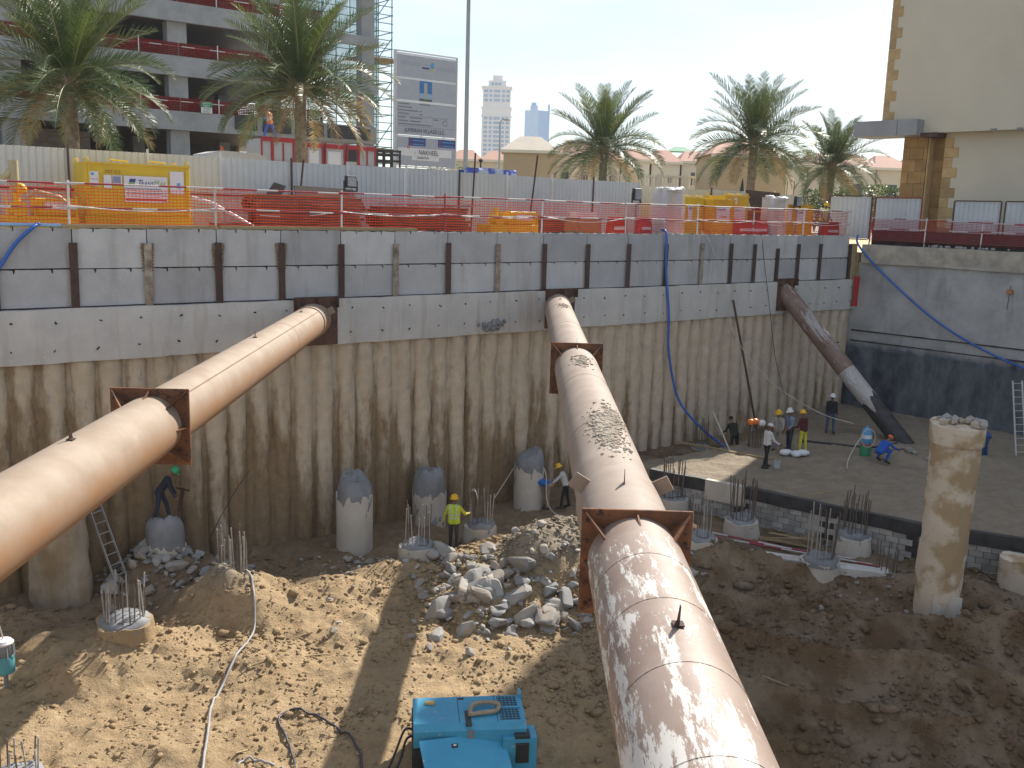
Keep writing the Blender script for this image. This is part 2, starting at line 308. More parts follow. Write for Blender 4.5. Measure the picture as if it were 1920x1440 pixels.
# ---- main retaining wall
wall = thing('retaining_wall', 'long shored excavation wall of precast panels over a capping beam and bored piles', 'wall', p0, WZ)
PS = [-2.7, -.65, 1.4, 3.05+.0, 4.6, 6.54, 8.52, 10.53, 12.55, 14.60, 16.61, 18.73, 20.86, 23.03, 25.20, 27.42, 29.58, 31.79, 33.68, 35.30, 36.96, 38.53, 40.25, 42.69]
PS = [-3.4, -1.4, .6, 2.6, 4.56]+PS[5:]
pale_posts = {6, 10, 12, 17}
def hbeam(w, h, z0, z1):
    b = MB(); t = .018; b.bb(-w/2, w/2, -t, 0, z0, z1, b=.004); b.bb(-w/2, w/2, h-t, h, z0, z1); b.bb(-.01, .01, 0, h-t, z0, z1); return b
for i, s in enumerate(PS):
    zt = -.38-random.uniform(0, .06) if i != 20 else -.62
    b = hbeam(.215, .2, -2.2, zt); o = b.obj('steel_post', post_pale if i in pale_posts else steel_dark, wall, loc=(s+random.uniform(-.02, .02), -.045, 0), rot=(0, random.uniform(-.008, .008), 0))
    if i in (7, 8, 6):     # mortar squeezed out around the post
        q = MB()
        for sd in (-1, 1):
            for k in range(9): q.ico((sd*.13, .02, -.45-k*.09), .055*(1.1-k*.07), .3, 1)
        q.obj('mortar_smear', mud_m, o)
def panel(w, h, t=.16, wav=0):
    n = 9; poly = [(0, 0), (w, 0)]
    tops = [(1, 0)]
    k1, k2 = .27*w+random.uniform(-.05, .05), .76*w+random.uniform(-.05, .05)
    top = [(w, h-.02)]
    def notch(x): return [(x+.035, h), (x+.02, h-.09), (x-.012, h-.12), (x-.03, h-.02)]
    pts = [(w, h-.015-random.uniform(0, .02))]
    for k in range(1, 16):
        x = w*(1-k/16.)
        pts.append((x, h-random.uniform(0, wav)))
    for kx in (k2, k1):
        pts = [p for p in pts if abs(p[0]-kx) > .06]; pts += notch(kx)
    pts.append((0, h-.015-random.uniform(0, .02))); pts = pts[:1]+sorted(pts[1:], key=lambda p: -p[0])
    b = MB(); b.prism(poly+pts, 0, t); return b
for i in range(len(PS)-1):
    s0, s1 = PS[i]+.016, PS[i+1]-.016; w = s1-s0
    for row, (z0, z1) in enumerate(((-2.125, -1.112), (-1.085, .0))):
        b = panel(w, z1-z0, wav=.03 if row == 1 else .012)
        o = b.obj('concrete_panel', conc_panel, wall, loc=(s0, .035+random.uniform(-.012, .012), z0+random.uniform(-.006, .006)), rot=(random.uniform(-.006, .004), random.uniform(-.004, .004), 0))
        hk = MB()      # lifting hooks cast in the top edge
        for kx in (.27*w, .76*w): hk.tube([(kx-.02, .07, z1-z0-.09), (kx-.02, .06, z1-z0+.02), (kx+.02, .06, z1-z0+.02), (kx+.02, .05, z1-z0-.1)], .012, 5)
        hk.obj('lifting_hook', steel_dark, o)
b = MB(); b.bb(-3.5, 42.9, .32, .5, -2.2, -.2); b.obj('earth_backing', mud_m, wall)
# capping beam: one long casting with a slightly uneven face
def slab_face(s0, s1, z0, z1, y, step, amp, back, seed):
    n = max(1, int((s1-s0)/step)); m = max(2, int((z1-z0)/step)); b = MB()
    X, Z = np.meshgrid(np.linspace(s0, s1, n+1), np.linspace(z0, z1, m+1)); Y = y+amp*fbm(X*.9, Z*.9, 4, seed); Y[0] += .015; Y[-1] += .015; Z2 = Z.copy()
    for r_ in (0, m): Z2[r_] += .03*fbm(X[r_]*1.3, Z[r_], 3, seed+3)
    vs = np.stack([X, Y, Z2], -1).reshape(-1, 3).tolist()
    fs = [(j*(n+1)+i, j*(n+1)+i+1, (j+1)*(n+1)+i+1, (j+1)*(n+1)+i) for j in range(m) for i in range(n)]
    k = len(vs); vs += [(s0+(s1-s0)*i/n, back, z) for z in (z0, z1) for i in range(n+1)]
    fs += [(i+1, i, k+i, k+i+1) for i in range(n)]+[(m*(n+1)+i, m*(n+1)+i+1, k+n+1+i+1, k+n+1+i) for i in range(n)]
    fs += [tuple(j*(n+1) for j in range(m+1))+(k+n+1, k), tuple(j*(n+1)+n for j in range(m+1))[::-1]+(k+n, k+2*n+1)]
    b.add(vs, fs); return b
slab_face(-4, 43.45, -3.64, -2.165, -.13, .22, .02, .5, 3).obj('capping_beam', conc_beam, wall, 50)
b = MB()
s = -3.
while s < 43:
    for z in (-2.5, -3.25): b.cyl((s+random.uniform(-.1, .1), -.175, z+random.uniform(-.07, .07)), (s, -.10, z), .014+random.uniform(0, .012), seg=8)
    s += 1.12
b.obj('tie_holes', pm('hole_dark', (.03, .027, .025), bmp=0), wall, 30)
# honeycomb patch and spilled mortar lump on the beam
b = MB()
for k in range(26): b.ico((20.55+random.gauss(0, .28), -.16, -3.45+abs(random.gauss(0, .12))), random.uniform(.06, .15), .25, 1)
b.obj('mortar_lump', conc_grey, wall)
# bored piles
PM = []
for k in range(10):
    ps = 50+k*7; seg, rows = 24, 60; J, I = np.meshgrid(np.arange(rows+1), np.arange(seg), indexing='ij'); Zp = -11.+(11.-3.62)*J/rows; An = 2*np.pi*I/seg; cx, sx_ = np.cos(An)*1.3+ps, np.sin(An)*1.3
    rad = .35+.045*fbm(cx+sx_, Zp*1.1+sx_, 4, ps)+.03*fbm(np.full_like(Zp, 3.), Zp*.8, 2, ps+3)+.02*fbm(cx*3+sx_*2, Zp*4., 3, ps+5)
    rad = rad+np.where(fbm(cx*1.2, Zp*.9+sx_*.7, 3, ps+9) > .28, -.045, 0)      # spalled patches
    rad[-1] *= .86; vs = np.stack([rad*np.cos(An), rad*np.sin(An), Zp], -1).reshape(-1, 3).tolist()
    b = MB(); b.add(vs, [(j*seg+i, j*seg+(i+1) % seg, (j+1)*seg+(i+1) % seg, (j+1)*seg+i) for j in range(rows) for i in range(seg)]+[tuple(range(rows*seg, rows*seg+seg))]); PM.append(b.mesh('bored_pile', pile_m, 60))
s = -3.6; k = 0
while s < 43.3:
    link('bored_pile', PM[random.randrange(10)], wall, (s, .31+random.uniform(-.035, .05), 0), (random.uniform(-.006, .006), random.uniform(-.005, .005), random.uniform(0, 6.28))); s += .735+random.uniform(-.03, .03); k += 1
slab_face(-4, 43.4, -11, -3.6, .17, .3, .07, .9, 9).obj('mud_infill', pile_m, wall, 60)
# ---- right hand basement wall
def m_rwall():
    m, nt, b = nodes('old_basement_wall'); P = pos(nt)
    sx = N(nt, 'SeparateXYZ'); nt.links.new(P, sx.inputs[0])
    z = mth(nt, 'ADD', sx.outputs['Z'], mth(nt, 'MULTIPLY', mth(nt, 'SUBTRACT', noise(nt, P, 1.2, 6, .65), .5), .9))
    up_ = mixc(nt, ramp(nt, noise(nt, P, .7, 7, .65), .3, .7), (.46, .455, .44), (.27, .27, .27))
    up_ = mixc(nt, ramp(nt, noise(nt, P, 1.6, 6, .65, (1, 1, .15)), .55, .7, 0, .6), up_, (.22, .21, .20))
    cream = mixc(nt, ramp(nt, noise(nt, P, 2., 6, .6), .35, .65), (.46, .41, .33), (.30, .27, .23))
    col = mixc(nt, ramp(nt, z, -1.5, -1.2), up_, cream)
    tar = mixc(nt, ramp(nt, noise(nt, P, 1.1, 7, .7, (1, 1, .45)), .35, .72), (.035, .042, .055), (.17, .195, .225))
    col = mixc(nt, ramp(nt, z, -5.15, -5.6), col, tar)
    nt.links.new(col, b.inputs['Base Color']); b.inputs['Roughness'].default_value = .8; bump(nt, b, noise(nt, P, 7., 8, .7), .5, .03); return m
rw_m = m_rwall(); tar_m = pm('bitumen', (.022, .022, .024), (.05, .05, .052), 3., .6, .5, 9., dist=.03)
rwall = thing('basement_wall', 'old cast concrete basement wall with tarred lower half beside the raking strut', 'wall', cR, RZ)
slab_face(-.2, 22, -11, -1.32, .0, .3, .05, 1.4, 21).obj('wall_face', rw_m, rwall, 60)
slab_face(.3, 22, -1.33, -.42, -.16, .25, .07, 1.4, 25).obj('wall_cap', rw_m, rwall, 60)
for z, t in ((-4.72, .10), (-5.24, .085)):
    b = MB(); n = 60; vs = []
    for i in range(n+1):
        x = .05+21.9*i/n; h = t*(.5+.7*abs(float(fbm(np.array([x*1.7]), np.array([z]), 3, 33)[0]))); vs += [(x, -.045, z+h/2), (x, -.045, z-h/2), (x, .1, z-h/2), (x, .1, z+h/2)]
    for i in range(n):
        for q in range(4): b.add([], []); b.f.append((i*4+q, i*4+(q+1) % 4, i*4+4+(q+1) % 4, i*4+4+q)); b.m.append(0)
    b.v = vs; b.obj('tarred_joint', tar_m, rwall)
# near side wall that carries the struts, under the viewer
nw = slab_face(-40, 30, -11, -1.0, 0, 1.5, .05, -1.2, 44).obj('near_retaining_wall', conc_beam, None, 60, loc=(0, -1.05, 0)); tag(nw, 'concrete wall of the excavation carrying the near ends of the struts', 'wall')
g = MB(); g.add([(-300, -200, -1.0), (300, -200, -1.0), (300, -2.2, -1.0), (-300, -2.2, -1.0)], [(0, 1, 2, 3)]); tag(g.obj('near_ground', street_m), 'sandy ground on the near side of the excavation', kind='structure')
# ---- steel struts
def m_primer(name, base, dust, paint=None, lowrust=.0):
    m, nt, b = nodes(name); tcn = N(nt, 'TexCoord'); P = pos(nt); O = tcn.outputs['Object']
    col = mixc(nt, ramp(nt, noise(nt, P, 1.3, 7, .65), .35, .68), base, dust)
    col = mixc(nt, ramp(nt, noise(nt, O, 3., 6, .7, (1, .25, 1)), .60, .68, 0, .25), col, tuple(min(1, k*1.25) for k in dust))
    nsep = N(nt, 'SeparateXYZ'); g_ = N(nt, 'NewGeometry'); nt.links.new(g_.outputs['Normal'], nsep.inputs[0])
    rust = mth(nt, 'MULTIPLY', ramp(nt, nsep.outputs['Z'], .5, -.15), ramp(nt, noise(nt, O, 2., 6, .65, (1, .5, 1)), .3, .6, .45, 1))
    if lowrust: col = mixc(nt, mth(nt, 'MULTIPLY', rust, lowrust), col, (.33, .165, .07))
    hgt = noise(nt, P, 30., 5, .6); st = .12
    if paint:
        pk = ramp(nt, mth(nt, 'ADD', noise(nt, O, 2.4, 10, .8, (2.6, .5, 2.6)), mth(nt, 'MULTIPLY', noise(nt, O, .9, 3, .5, (1.5, .6, 1.5)), .5)), .80, .818)
        col = mixc(nt, pk, col, paint); hgt = mth(nt, 'ADD', mth(nt, 'MULTIPLY', hgt, .3), pk); st = .3
    nt.links.new(col, b.inputs['Base Color']); b.inputs['Roughness'].default_value = .56 if paint else .72; bump(nt, b, hgt, st, .006); return m
primer = m_primer('dusty_primer', (.26, .19, .135), (.34, .27, .205), None, .9)
primer_b = m_primer('dusty_primer_grey', (.25, .19, .15), (.335, .275, .225), None, .25)
primer_p = m_primer('peeling_white_over_primer', (.235, .165, .13), (.315, .245, .205), (.58, .555, .51), .35)
primer_d = m_primer('weathered_strut', (.17, .095, .07), (.25, .18, .15), (.36, .34, .33), 0)
rustdark = pm('dark_wall_plate', (.15, .075, .045), (.07, .042, .034), 4., .75, .3, 25., .3)
dirt_m = pm('dry_mortar_crumbs', (.40, .34, .27), (.29, .25, .20), 14., .95, .6, 40.)
def ring(b, y, r, t, mi=0, w=.012, seg=40):
    b.cyl((0, y-w, 0), (0, y+w, 0), r+t, seg=seg, mi=mi)
def pipe(parent, y0, y1, r, mat, welds=(), sleeve=None, seam=None):
    b = MB(); b.cyl((0, y0, 0), (0, y1, 0), r, seg=56); o = b.obj('pipe_segment', mat, parent, 40)
    for w in welds: q = MB(); ring(q, w, r, .0045); q.obj('weld_bead', mat, o, 40)
    if seam is not None:
        q = MB(); a = R(seam); q.bar((r*math.cos(a), y0+.05, r*math.sin(a)), (r*math.cos(a), y1-.05, r*math.sin(a)), .02, .02); q.obj('seam_weld', mat, o)
    if sleeve:
        q = MB(); q.cyl((0, sleeve[0], 0), (0, sleeve[1], 0), r+.022, seg=56); q.obj('sleeve', mat, o, 40)
    return o
def flange(parent, y, sz, mat, r, side=1, n=4):
    b = MB(); b.bb(-sz/2, sz/2, y-.02, y+.02, -sz/2, sz/2, b=.004); o = b.obj('flange_plate', mat, parent)
    for a in (45, 90, 135, 0, 180, 225, 315):
        c, s_ = math.cos(R(a)), math.sin(R(a)); e = sz/2*(1.36 if a % 90 else .97); q = MB()
        q.prism([(r-.005, .02), (e-.02, .02), (e-.02, .06), (r-.005, .34)], -.009, .009)
        vs = [Vector((p[0]*c-p[1]*s_, y+side*p[2], p[0]*s_+p[1]*c)) for p in q.v]; q.v = [tuple(p) for p in vs]; q.obj('stiffener', steel_rust, o)
    for i in range(5):
        for sx in (-1, 1):
            q = MB(); zz = -.46+.23*i; q.cyl((sx*(sz/2-.06), y+.015, zz), (sx*(sz/2-.06), y+.05, zz), .022, seg=6); q.obj('bolt', steel_dark, o)
    return o
def lug(parent, y, r, a=90, h=.16):
    q = MB(); c, s_ = math.cos(R(a)), math.sin(R(a)); pol = [(-.07, 0), (.07, 0), (.06, h*1.15), (.0, h*1.15)]
    q.prism(pol, -.006, .006); q.v = [(p[1]*c*1+(r+p[2]-.005)*c-p[1]*s_*0, y+p[0], (r+p[2]-.005)*s_) for p in q.v]
    q.prism([(-.05, 0), (.05, 0), (.05, .012), (-.05, .012)], -.045, .045)
    n = 8
    for i in range(n, 2*n): p = q.v[i]; q.v[i] = (p[1]+(r)*c, y+p[0], (r+p[2]-.004)*s_)
    return q.obj('lifting_lug', steel_dark, parent)
def tab(parent, y, r, a, w=.2, h=.2):
    q = MB(); q.bb(-w/2, w/2, -.012, .012, -.06, h); o = q.obj('locating_tab', primer_b, parent, loc=((r)*math.cos(R(a)), y, (r)*math.sin(R(a))), rot=(R(-12), R(90-a), 0)); return o
def crumbs(parent, y0, y1, r, n, mat, spread=16):
    b = MB()
    cl = [(random.uniform(y0, y1), random.gauss(90, spread*.6), random.uniform(.1, .35)) for _ in range(max(2, n//230))]
    for k in range(n):
        c = random.choice(cl); y = random.gauss(c[0], .12+c[2]*1.3); a = R(random.gauss(c[1]*.6+36, spread*.5)); s_ = random.uniform(.006, .02) if random.random() < .9 else random.uniform(.02, .035)
        b.ico(((r+s_*.3)*math.cos(a), min(max(y, y0), y1), (r+s_*.3)*math.sin(a)), s_, .35, 1, sc=(1.3, 1.5, .7))
    o = b.obj('mortar_crumbs', mat, parent); o['kind'] = 'stuff'; return o
def strut_root(name, label, P0, P1):
    o = thing(name, label, 'strut', P0); d = Vector(P1)-Vector(P0); x = Vector((0, 0, 1)).cross(d).normalized()*-1; y = d.normalized(); z = x.cross(y)
    o.rotation_euler = Matrix((x, y, z)).transposed().to_euler(); return o, d.length
def end_plate(s, z, w, h, parent, tilt=0):
    b = MB(); b.bb(-w/2, w/2, -.05, 0, -h/2, h/2, b=.005); o = b.obj('end_plate', rustdark, None); o.parent = parent
    o.matrix_world = Matrix.LocRotScale(Wp(s, -.14, z), Euler((0, 0, WZ)), None); 
    M = o.matrix_world.copy(); bpy.context.view_layer.update(); o.matrix_parent_inverse = Matrix(); o.matrix_basis = parent.matrix_world.inverted() @ M
    for a in (-.45, .0, .45):
        q = MB(); q.bb(a*w-.012, a*w+.012, -.28, -.05, h*.28, h*.5); q.obj('gusset', rustdark, o)
    return o
RAD = .505
A_, B_ = Vector((1.655, 36.75, -2.8)), Vector((1.235, -1.0, -2.8))
mid, L = strut_root('steel_strut', 'straight tubular strut with peeling white paint and crumbs on top', A_, B_); bpy.context.view_layer.update()
pipe(mid, .0, 14.55, RAD-.01, primer_b, (3.9, 9.2), (.35, 1.2)); pipe(mid, 14.55, 27.08, RAD, primer_b, (18.2, 22.3), (25.1, 27.07)); pipe(mid, 27.08, L, RAD, primer_p, (28.15, 29.2, 30.35, 31.55, 32.75, 34), None)
flange(mid, 14.55, 1.22, steel_rust, RAD); flange(mid, 27.08, 1.16, steel_rust, RAD)
end_plate(23.78, -2.84, 1.45, 1.5, mid)
for y, a in ((2.4, 92), (25.9, 88), (29.75, 92), (.25, 90), (14.4, 90)): lug(mid, y, RAD+.01, a, .17 if y != 29.75 else .15)
for y, a in ((25.2, 150), (25.3, 34), (.35, 150), (.4, 30)): tab(mid, y, RAD+.02, a)
crumbs(mid, 4, 7, RAD, 160, dirt_m); crumbs(mid, 15.8, 24.6, RAD, 1500, dirt_m, 22)
A_, B_ = Vector((-6.34, 30.5, -2.8)), Vector((-5.33, -1.0, -2.8))
lef, L = strut_root('steel_strut', 'straight tubular strut in plain dusty primer with a seam along its side', A_, B_); bpy.context.view_layer.update()
pipe(lef, .0, 15.3, RAD, primer, (5.3,), (.3, 1.3), 130); pipe(lef, 15.3, L, RAD, primer, (21.6,), None, 20)
flange(lef, 15.3, 1.26, steel_rust, RAD); end_plate(13.62, -2.85, 1.5, 1.55, lef)
for y, a in ((2.6, 95), (8.2, 93), (18.3, 90), (1., 62)): lug(lef, y, RAD+.01, a, .13)
for y, a in ((.5, 150), (.45, 20)): tab(lef, y, RAD+.02, a, .22, .26)
A_, B_ = Wp(37.62, -.2, -2.72), Vector((16.9, 40.6, -8.55))
rak, L = strut_root('raking_strut', 'weathered raking strut sloping from the capping beam down to the dirt', A_, B_); bpy.context.view_layer.update()
pipe(rak, -.3, 4.6, RAD*.82, primer_d, (.9,), None); o = pipe(rak, 4.6, L+.9, RAD*.80, m_primer('whitewashed_strut', (.37, .34, .32), (.47, .46, .45), (.56, .56, .57), 0), (5.2,), None)
q = MB(); n = 40; y0 = L*.76; vs = []
for i in range(n+1):
    a = 2*math.pi*i/n; yy = y0+.35*math.sin(3*a+1)+.2*math.sin(7*a); vs += [(RAD*.815*math.cos(a), yy, RAD*.815*math.sin(a)), (RAD*.815*math.cos(a), L+.85, RAD*.815*math.sin(a))]
q.add(vs, [(2*i, 2*i+2, 2*i+3, 2*i+1) for i in range(n)]); q.obj('tar_coating', tar_m, o, 40)
end_plate(37.62, -2.75, 1.25, 1.5, rak); lug(rak, 3.2, RAD*.82, 20, .2); lug(rak, 3.2, RAD*.82, 150, .2)
# ================================================================ street level, behind the wall
cream = pm('cream_render', (.57, .525, .42), (.52, .475, .38), .35, .9, .1, 40.)
tanstone = pm('tan_stone', (.50, .36, .18), (.40, .27, .12), 2., .85, .3, 14., rnd=.22)
brownstone = pm('brown_stone', (.37, .225, .085), (.28, .16, .06), 2., .8, .3, 14., rnd=.2)
greymetal = pm('grey_cladding', (.30, .31, .33), (.25, .26, .28), 1., .5, 0)
def m_text(name, c, rough=.6): return pm(name, c, tuple(k*.93 for k in c), 3., rough, 0)
white_sign = m_text('sign_white', (.72, .73, .76)); ink = m_text('sign_ink', (.03, .035, .05)); navy = m_text('sign_navy', (.05, .07, .25)); leafgreen = m_text('sign_green', (.22, .42, .12)); redink = m_text('sign_red', (.55, .05, .05))
greenink = m_text('sign_dark_green', (.03, .25, .12)); paleblue = m_text('sign_blue', (.10, .35, .65)); greyink = m_text('sign_grey', (.20, .21, .24))
def text(parent, s, size, loc, mat, rot=(R(90), 0, 0), name='lettering', align='LEFT', xs=1.0, shear=0.):
    cu = bpy.data.curves.new('txt', 'FONT'); cu.body = s; cu.size = size; cu.align_x = align; cu.extrude = .002; cu.resolution_u = 3; cu.shear = shear
    to = bpy.data.objects.new('txt', cu); COL.objects.link(to); dg = bpy.context.evaluated_depsgraph_get(); me = bpy.data.meshes.new_from_object(to.evaluated_get(dg)); bpy.data.objects.remove(to)
    me.materials.clear(); me.materials.append(mat); o = link(name, me, parent, loc, rot); o.scale = (xs, 1, 1); return o
def plate(parent, name, x0, x1, z0, z1, y, mat, t=.012):
    return MB().bb(x0, x1, y-t, y, z0, z1).obj(name, mat, parent)
# ---- building on the right
rb = thing('corner_building', 'tall cream rendered building with stone quoins and overhanging upper storey', 'building', cR, RZ)
MB().bb(-1.15, 30, 3.5, 24, 5.2, 25.3).obj('upper_wall', cream, rb); MB().bb(1.95, 30, 4.25, 23.5, -.3, 5.2).obj('lower_wall', cream, rb)
z = 5.82; k = 0
while z < 14:
    w = .34 if k % 2 else .6; w += random.uniform(-.05, .05); h = .52
    MB().bb(-1.18, -1.15+w, 3.475, 3.8, z+.01, z+h-.01, b=.012).obj('quoin', tanstone, rb); z += h; k += 1
z = .0; k = 0
while z < 5.0:
    w = .42 if k % 2 else .7; MB().bb(1.93, 1.95+w, 4.215, 4.5, z+.01, min(z+.5, 5.19), b=.012).obj('quoin', tanstone, rb); z += .5; k += 1
# brown stone pier under the overhang: blockwork with joints
for r_ in range(9):
    z0 = -.3+r_*.6; off = (r_ % 2)*.35; x = -.06
    while x < 1.22:
        x1 = min(1.22, x+.72-(off if x < 0 else 0)); MB().bb(x+.006, x1-.006, 3.85+random.uniform(0, .012), 5.2, z0+.006, min(z0+.594, 5.06), b=.008).obj('stone_block', brownstone, rb); x = x1
    MB().bb(1.27, 1.93, 4.5, 5.4, z0+.004, min(z0+.596, 5.18), b=.008).obj('stone_block', brownstone, rb)
MB().bb(-.03, 1.2, 3.9, 5.1, -.3, 5.05).obj('pier_core', brownstone, rb); MB().bb(1.24, 1.30, 3.9, 4.6, -.3, 5.06).obj('pier_edge', tanstone, rb)
MB().bb(-2.34, .02, 2.75, 4.6, 5.06, 5.84, b=.01).obj('fascia_panel', greymetal, rb); MB().bb(.04, 1.08, 2.75, 4.6, 5.06, 5.84, b=.01).obj('fascia_panel', greymetal, rb); MB().bb(1.08, 1.9, 3.2, 4.3, 4.98, 5.19).obj('soffit_panel', steel_dark, rb)
for x in (4.4, 5.6): MB().bb(x, x+.28, 3.44, 3.5, 5.2, 5.28).obj('vent', greyink, rb)
# ---- corrugated hoarding along the street
hoard_m = pm('painted_hoarding', (.60, .61, .585), (.54, .55, .53), .6, .55, 0, rnd=.07, c3=(.42, .40, .36), s3=3., t3=.66)
hoard_b = pm('hoarding_bluegrey', (.56, .60, .63), (.49, .53, .56), .6, .55, 0, rnd=.06, c3=(.36, .35, .33), s3=3., t3=.66)
darkframe = pm('hoarding_frame', (.07, .06, .06), (.10, .05, .045), 3., .7, .1, 30.); redframe = pm('red_frame', (.30, .05, .06), (.20, .04, .05), 2., .6, .1, 20.)
whitepaint = pm('white_paint_metal', (.70, .70, .70), (.62, .62, .62), 2., .5, 0)
def corr(w, h, pitch=.2, d=.03):
    b = MB(); n = int(w/pitch); pts = []; x = 0
    for i in range(n): x = i*w/n; p = w/n; pts += [(x, 0), (x+p*.62, 0), (x+p*.72, d), (x+p*.90, d)]
    pts.append((w, 0)); vs = [(px, py, 0) for px, py in pts]+[(px, py, h) for px, py in pts]+[(px, py+.004, 0) for px, py in pts]+[(px, py+.004, h) for px, py in pts]; n = len(pts)
    b.add(vs, [(i, i+1, n+i+1, n+i) for i in range(n-1)]+[(2*n+i+1, 2*n+i, 3*n+i, 3*n+i+1) for i in range(n-1)]+[(n+i, n+i+1, 3*n+i+1, 3*n+i) for i in range(n-1)]); return b
fence = thing('hoarding_fence', 'row of pale corrugated hoarding panels along the street behind the wall', 'fence', p0, WZ)
FS = [-5.8, -3.3, -.8, 1.7, 3.6, 5.0, 7.46, 9.83, 12.21, 14.74, 16.92, 19.40, 21.84, 24.2, 26.6, 28.95, 31.85, 34.3, 36.7, 39.2, 41.6, 44.0]
for i in range(len(FS)-1):
    s0, s1 = FS[i]+.02, FS[i+1]-.02; zt = 2.34-.005*(s0-5)-(.12 if s0 > 31 else 0)
    o = corr(s1-s0, zt+.1).obj('hoarding_panel', hoard_m if i < 8 or i > 15 else hoard_b, fence, loc=(s0, 4+random.uniform(-.02, .02), -.15+random.uniform(-.03, .03)), rot=(random.uniform(-.012, .012), 0, 0))
    MB().bb(0, s1-s0, .03, .07, zt+.06, zt+.10).obj('top_rail', whitepaint, o)
    MB().bb(s0-.04, s0+.015, 3.92, 3.99, -.2, zt+.02+random.uniform(0, .1)).obj('fence_post', whitepaint if i % 3 else darkframe, fence)
MB().cyl((4.2, 3.9, 1.05), (14.5, 3.9, 1.0), .03, seg=8).obj('tie_rail', redframe, fence)
# framed panels on the right hand side
def hpanel(s0, s1, z0, z1, off, lean, mat, label, rz=0.):
    t = thing('framed_hoarding', label, 'hoarding', Rp(s0, off, z0), RZ+rz, 'framed hoarding panels beside the corner building'); t.rotation_euler = Euler((lean, 0, RZ+rz)); w, h = s1-s0, z1-z0
    c = corr(w-.1, h-.1, .22).obj('sheet', hoard_b, t, loc=(.05, .02, .05)); 
    for x in (0, w): MB().bar((x, 0, 0), (x, 0, h), .06, .06).obj('side_rail', mat, t)
    for z in (0, h): MB().bar((.03, 0, z), (w-.03, 0, z), .058, .058).obj('cross_rail', mat, t)
    return t
hpanel(-2.35, -.12, -.2, 1.98, 1.0, -.0, darkframe, 'dark framed corrugated panel at the end of the concrete panels', .1)
hpanel(.1, 2.5, .0, 1.92, 1.15, 0, redframe, 'red framed corrugated panel in front of the brown stone pier')
hpanel(4.05, 6.2, .1, 1.8, 1.2, 0, darkframe, 'dark framed corrugated panel against the cream wall, next to the stone pier')
hpanel(6.38, 8.6, .1, 1.8, 1.2, 0, darkframe, 'dark framed corrugated panel against the cream wall, farther from the stone pier')
kb = thing('membrane_upstand', 'black membrane covered kerb along the top of the basement wall', 'kerb', cR, RZ); slab_face(.35, 14, -.5, .30, .62, .3, .06, 1.0, 61).obj('membrane', tar_m, kb, 60)
b = MB()
for k in range(30): b.ico((3+random.random()*4, .55, -.36), random.uniform(.03, .09), .4, 1)
b.obj('white_residue', white_sign, kb)['kind'] = 'stuff'
# ---- safety rails with netting
def m_stripes(name, ca, cb, per, axis=0):
    m, nt, b = nodes(name); tcn = N(nt, 'TexCoord'); sp = N(nt, 'SeparateXYZ'); nt.links.new(tcn.outputs['Object'], sp.inputs[0])
    w = mth(nt, 'ADD', mth(nt, 'DIVIDE', sp.outputs[axis], per), mth(nt, 'MULTIPLY', noise(nt, tcn.outputs['Object'], .9, 2), .6))
    f = mth(nt, 'GREATER_THAN', mth(nt, 'FRACT', w), .52); nt.links.new(mixc(nt, f, ca, cb), b.inputs['Base Color']); b.inputs['Roughness'].default_value = .6; return m
tape = m_stripes('red_white_tube', (.33, .045, .055), (.55, .50, .48), 1.9)
def m_net(name, col, cell, cover, axis='X'):
    m, nt, b = nodes(name); tcn = N(nt, 'TexCoord'); sp = N(nt, 'SeparateXYZ'); nt.links.new(tcn.outputs['Object'], sp.inputs[0])
    O = tcn.outputs['Object']
    def strands(s_, per, w): return mth(nt, 'LESS_THAN', mth(nt, 'FRACT', mth(nt, 'DIVIDE', s_, per)), w)
    z = mth(nt, 'ADD', sp.outputs['Z'], mth(nt, 'MULTIPLY', noise(nt, O, 1.3, 3), .12))
    a = mth(nt, 'MAXIMUM', strands(z, cell, cover), strands(sp.outputs['X'], cell*1.2, cover*.5))
    a = mth(nt, 'MAXIMUM', a, ramp(nt, noise(nt, O, 1.1, 4, .6, (1, 1, 3)), .60, .72, 0, .32))
    ht = N(nt, 'OutputMaterial') if False else nt.nodes['Material Output']
    tr = N(nt, 'BsdfTransparent'); tl = N(nt, 'BsdfTranslucent'); df = N(nt, 'BsdfDiffuse'); m1 = N(nt, 'MixShader'); m2 = N(nt, 'MixShader')
    for q in (tl, df): q.inputs[0].default_value = (*col, 1)
    m1.inputs[0].default_value = .35; nt.links.new(df.outputs[0], m1.inputs[1]); nt.links.new(tl.outputs[0], m1.inputs[2])
    nt.links.new(a, m2.inputs[0]); nt.links.new(tr.outputs[0], m2.inputs[1]); nt.links.new(m1.outputs[0], m2.inputs[2]); nt.links.new(m2.outputs[0], ht.inputs[0]); nt.nodes.remove(b); return m
net_o = m_net('orange_net', (.62, .07, .025), .085, .24); net_r = m_net('red_net', (.50, .05, .06), .07, .24); net_d = m_net('dark_red_net', (.26, .035, .03), .1, .7)
def sheet(s0, s1, z0, z1, y, nx, nz, amp, seed, sag=.0):
    b = MB(); vs = []
    for j in range(nz+1):
        for i in range(nx+1):
            x = s0+(s1-s0)*i/nx; u = i/nx*2-1; z = z0+(z1-z0)*j/nz; yy = y+amp*float(fbm(np.array([x*1.1]), np.array([z*2.]), 3, seed)[0])
            vs.append((x, yy, z-(sag*(1-u*u) if j == nz else 0)+(.04*float(fbm(np.array([x*1.7]), np.array([1.]), 2, seed)[0]) if j in (0, nz) else 0)))
    b.add(vs, [(j*(nx+1)+i, j*(nx+1)+i+1, (j+1)*(nx+1)+i+1, (j+1)*(nx+1)+i) for j in range(nz) for i in range(nx)]); return b
bar_t = thing('net_barrier', 'red and white tube barrier with orange mesh along the top of the retaining wall', 'barrier', p0, WZ)
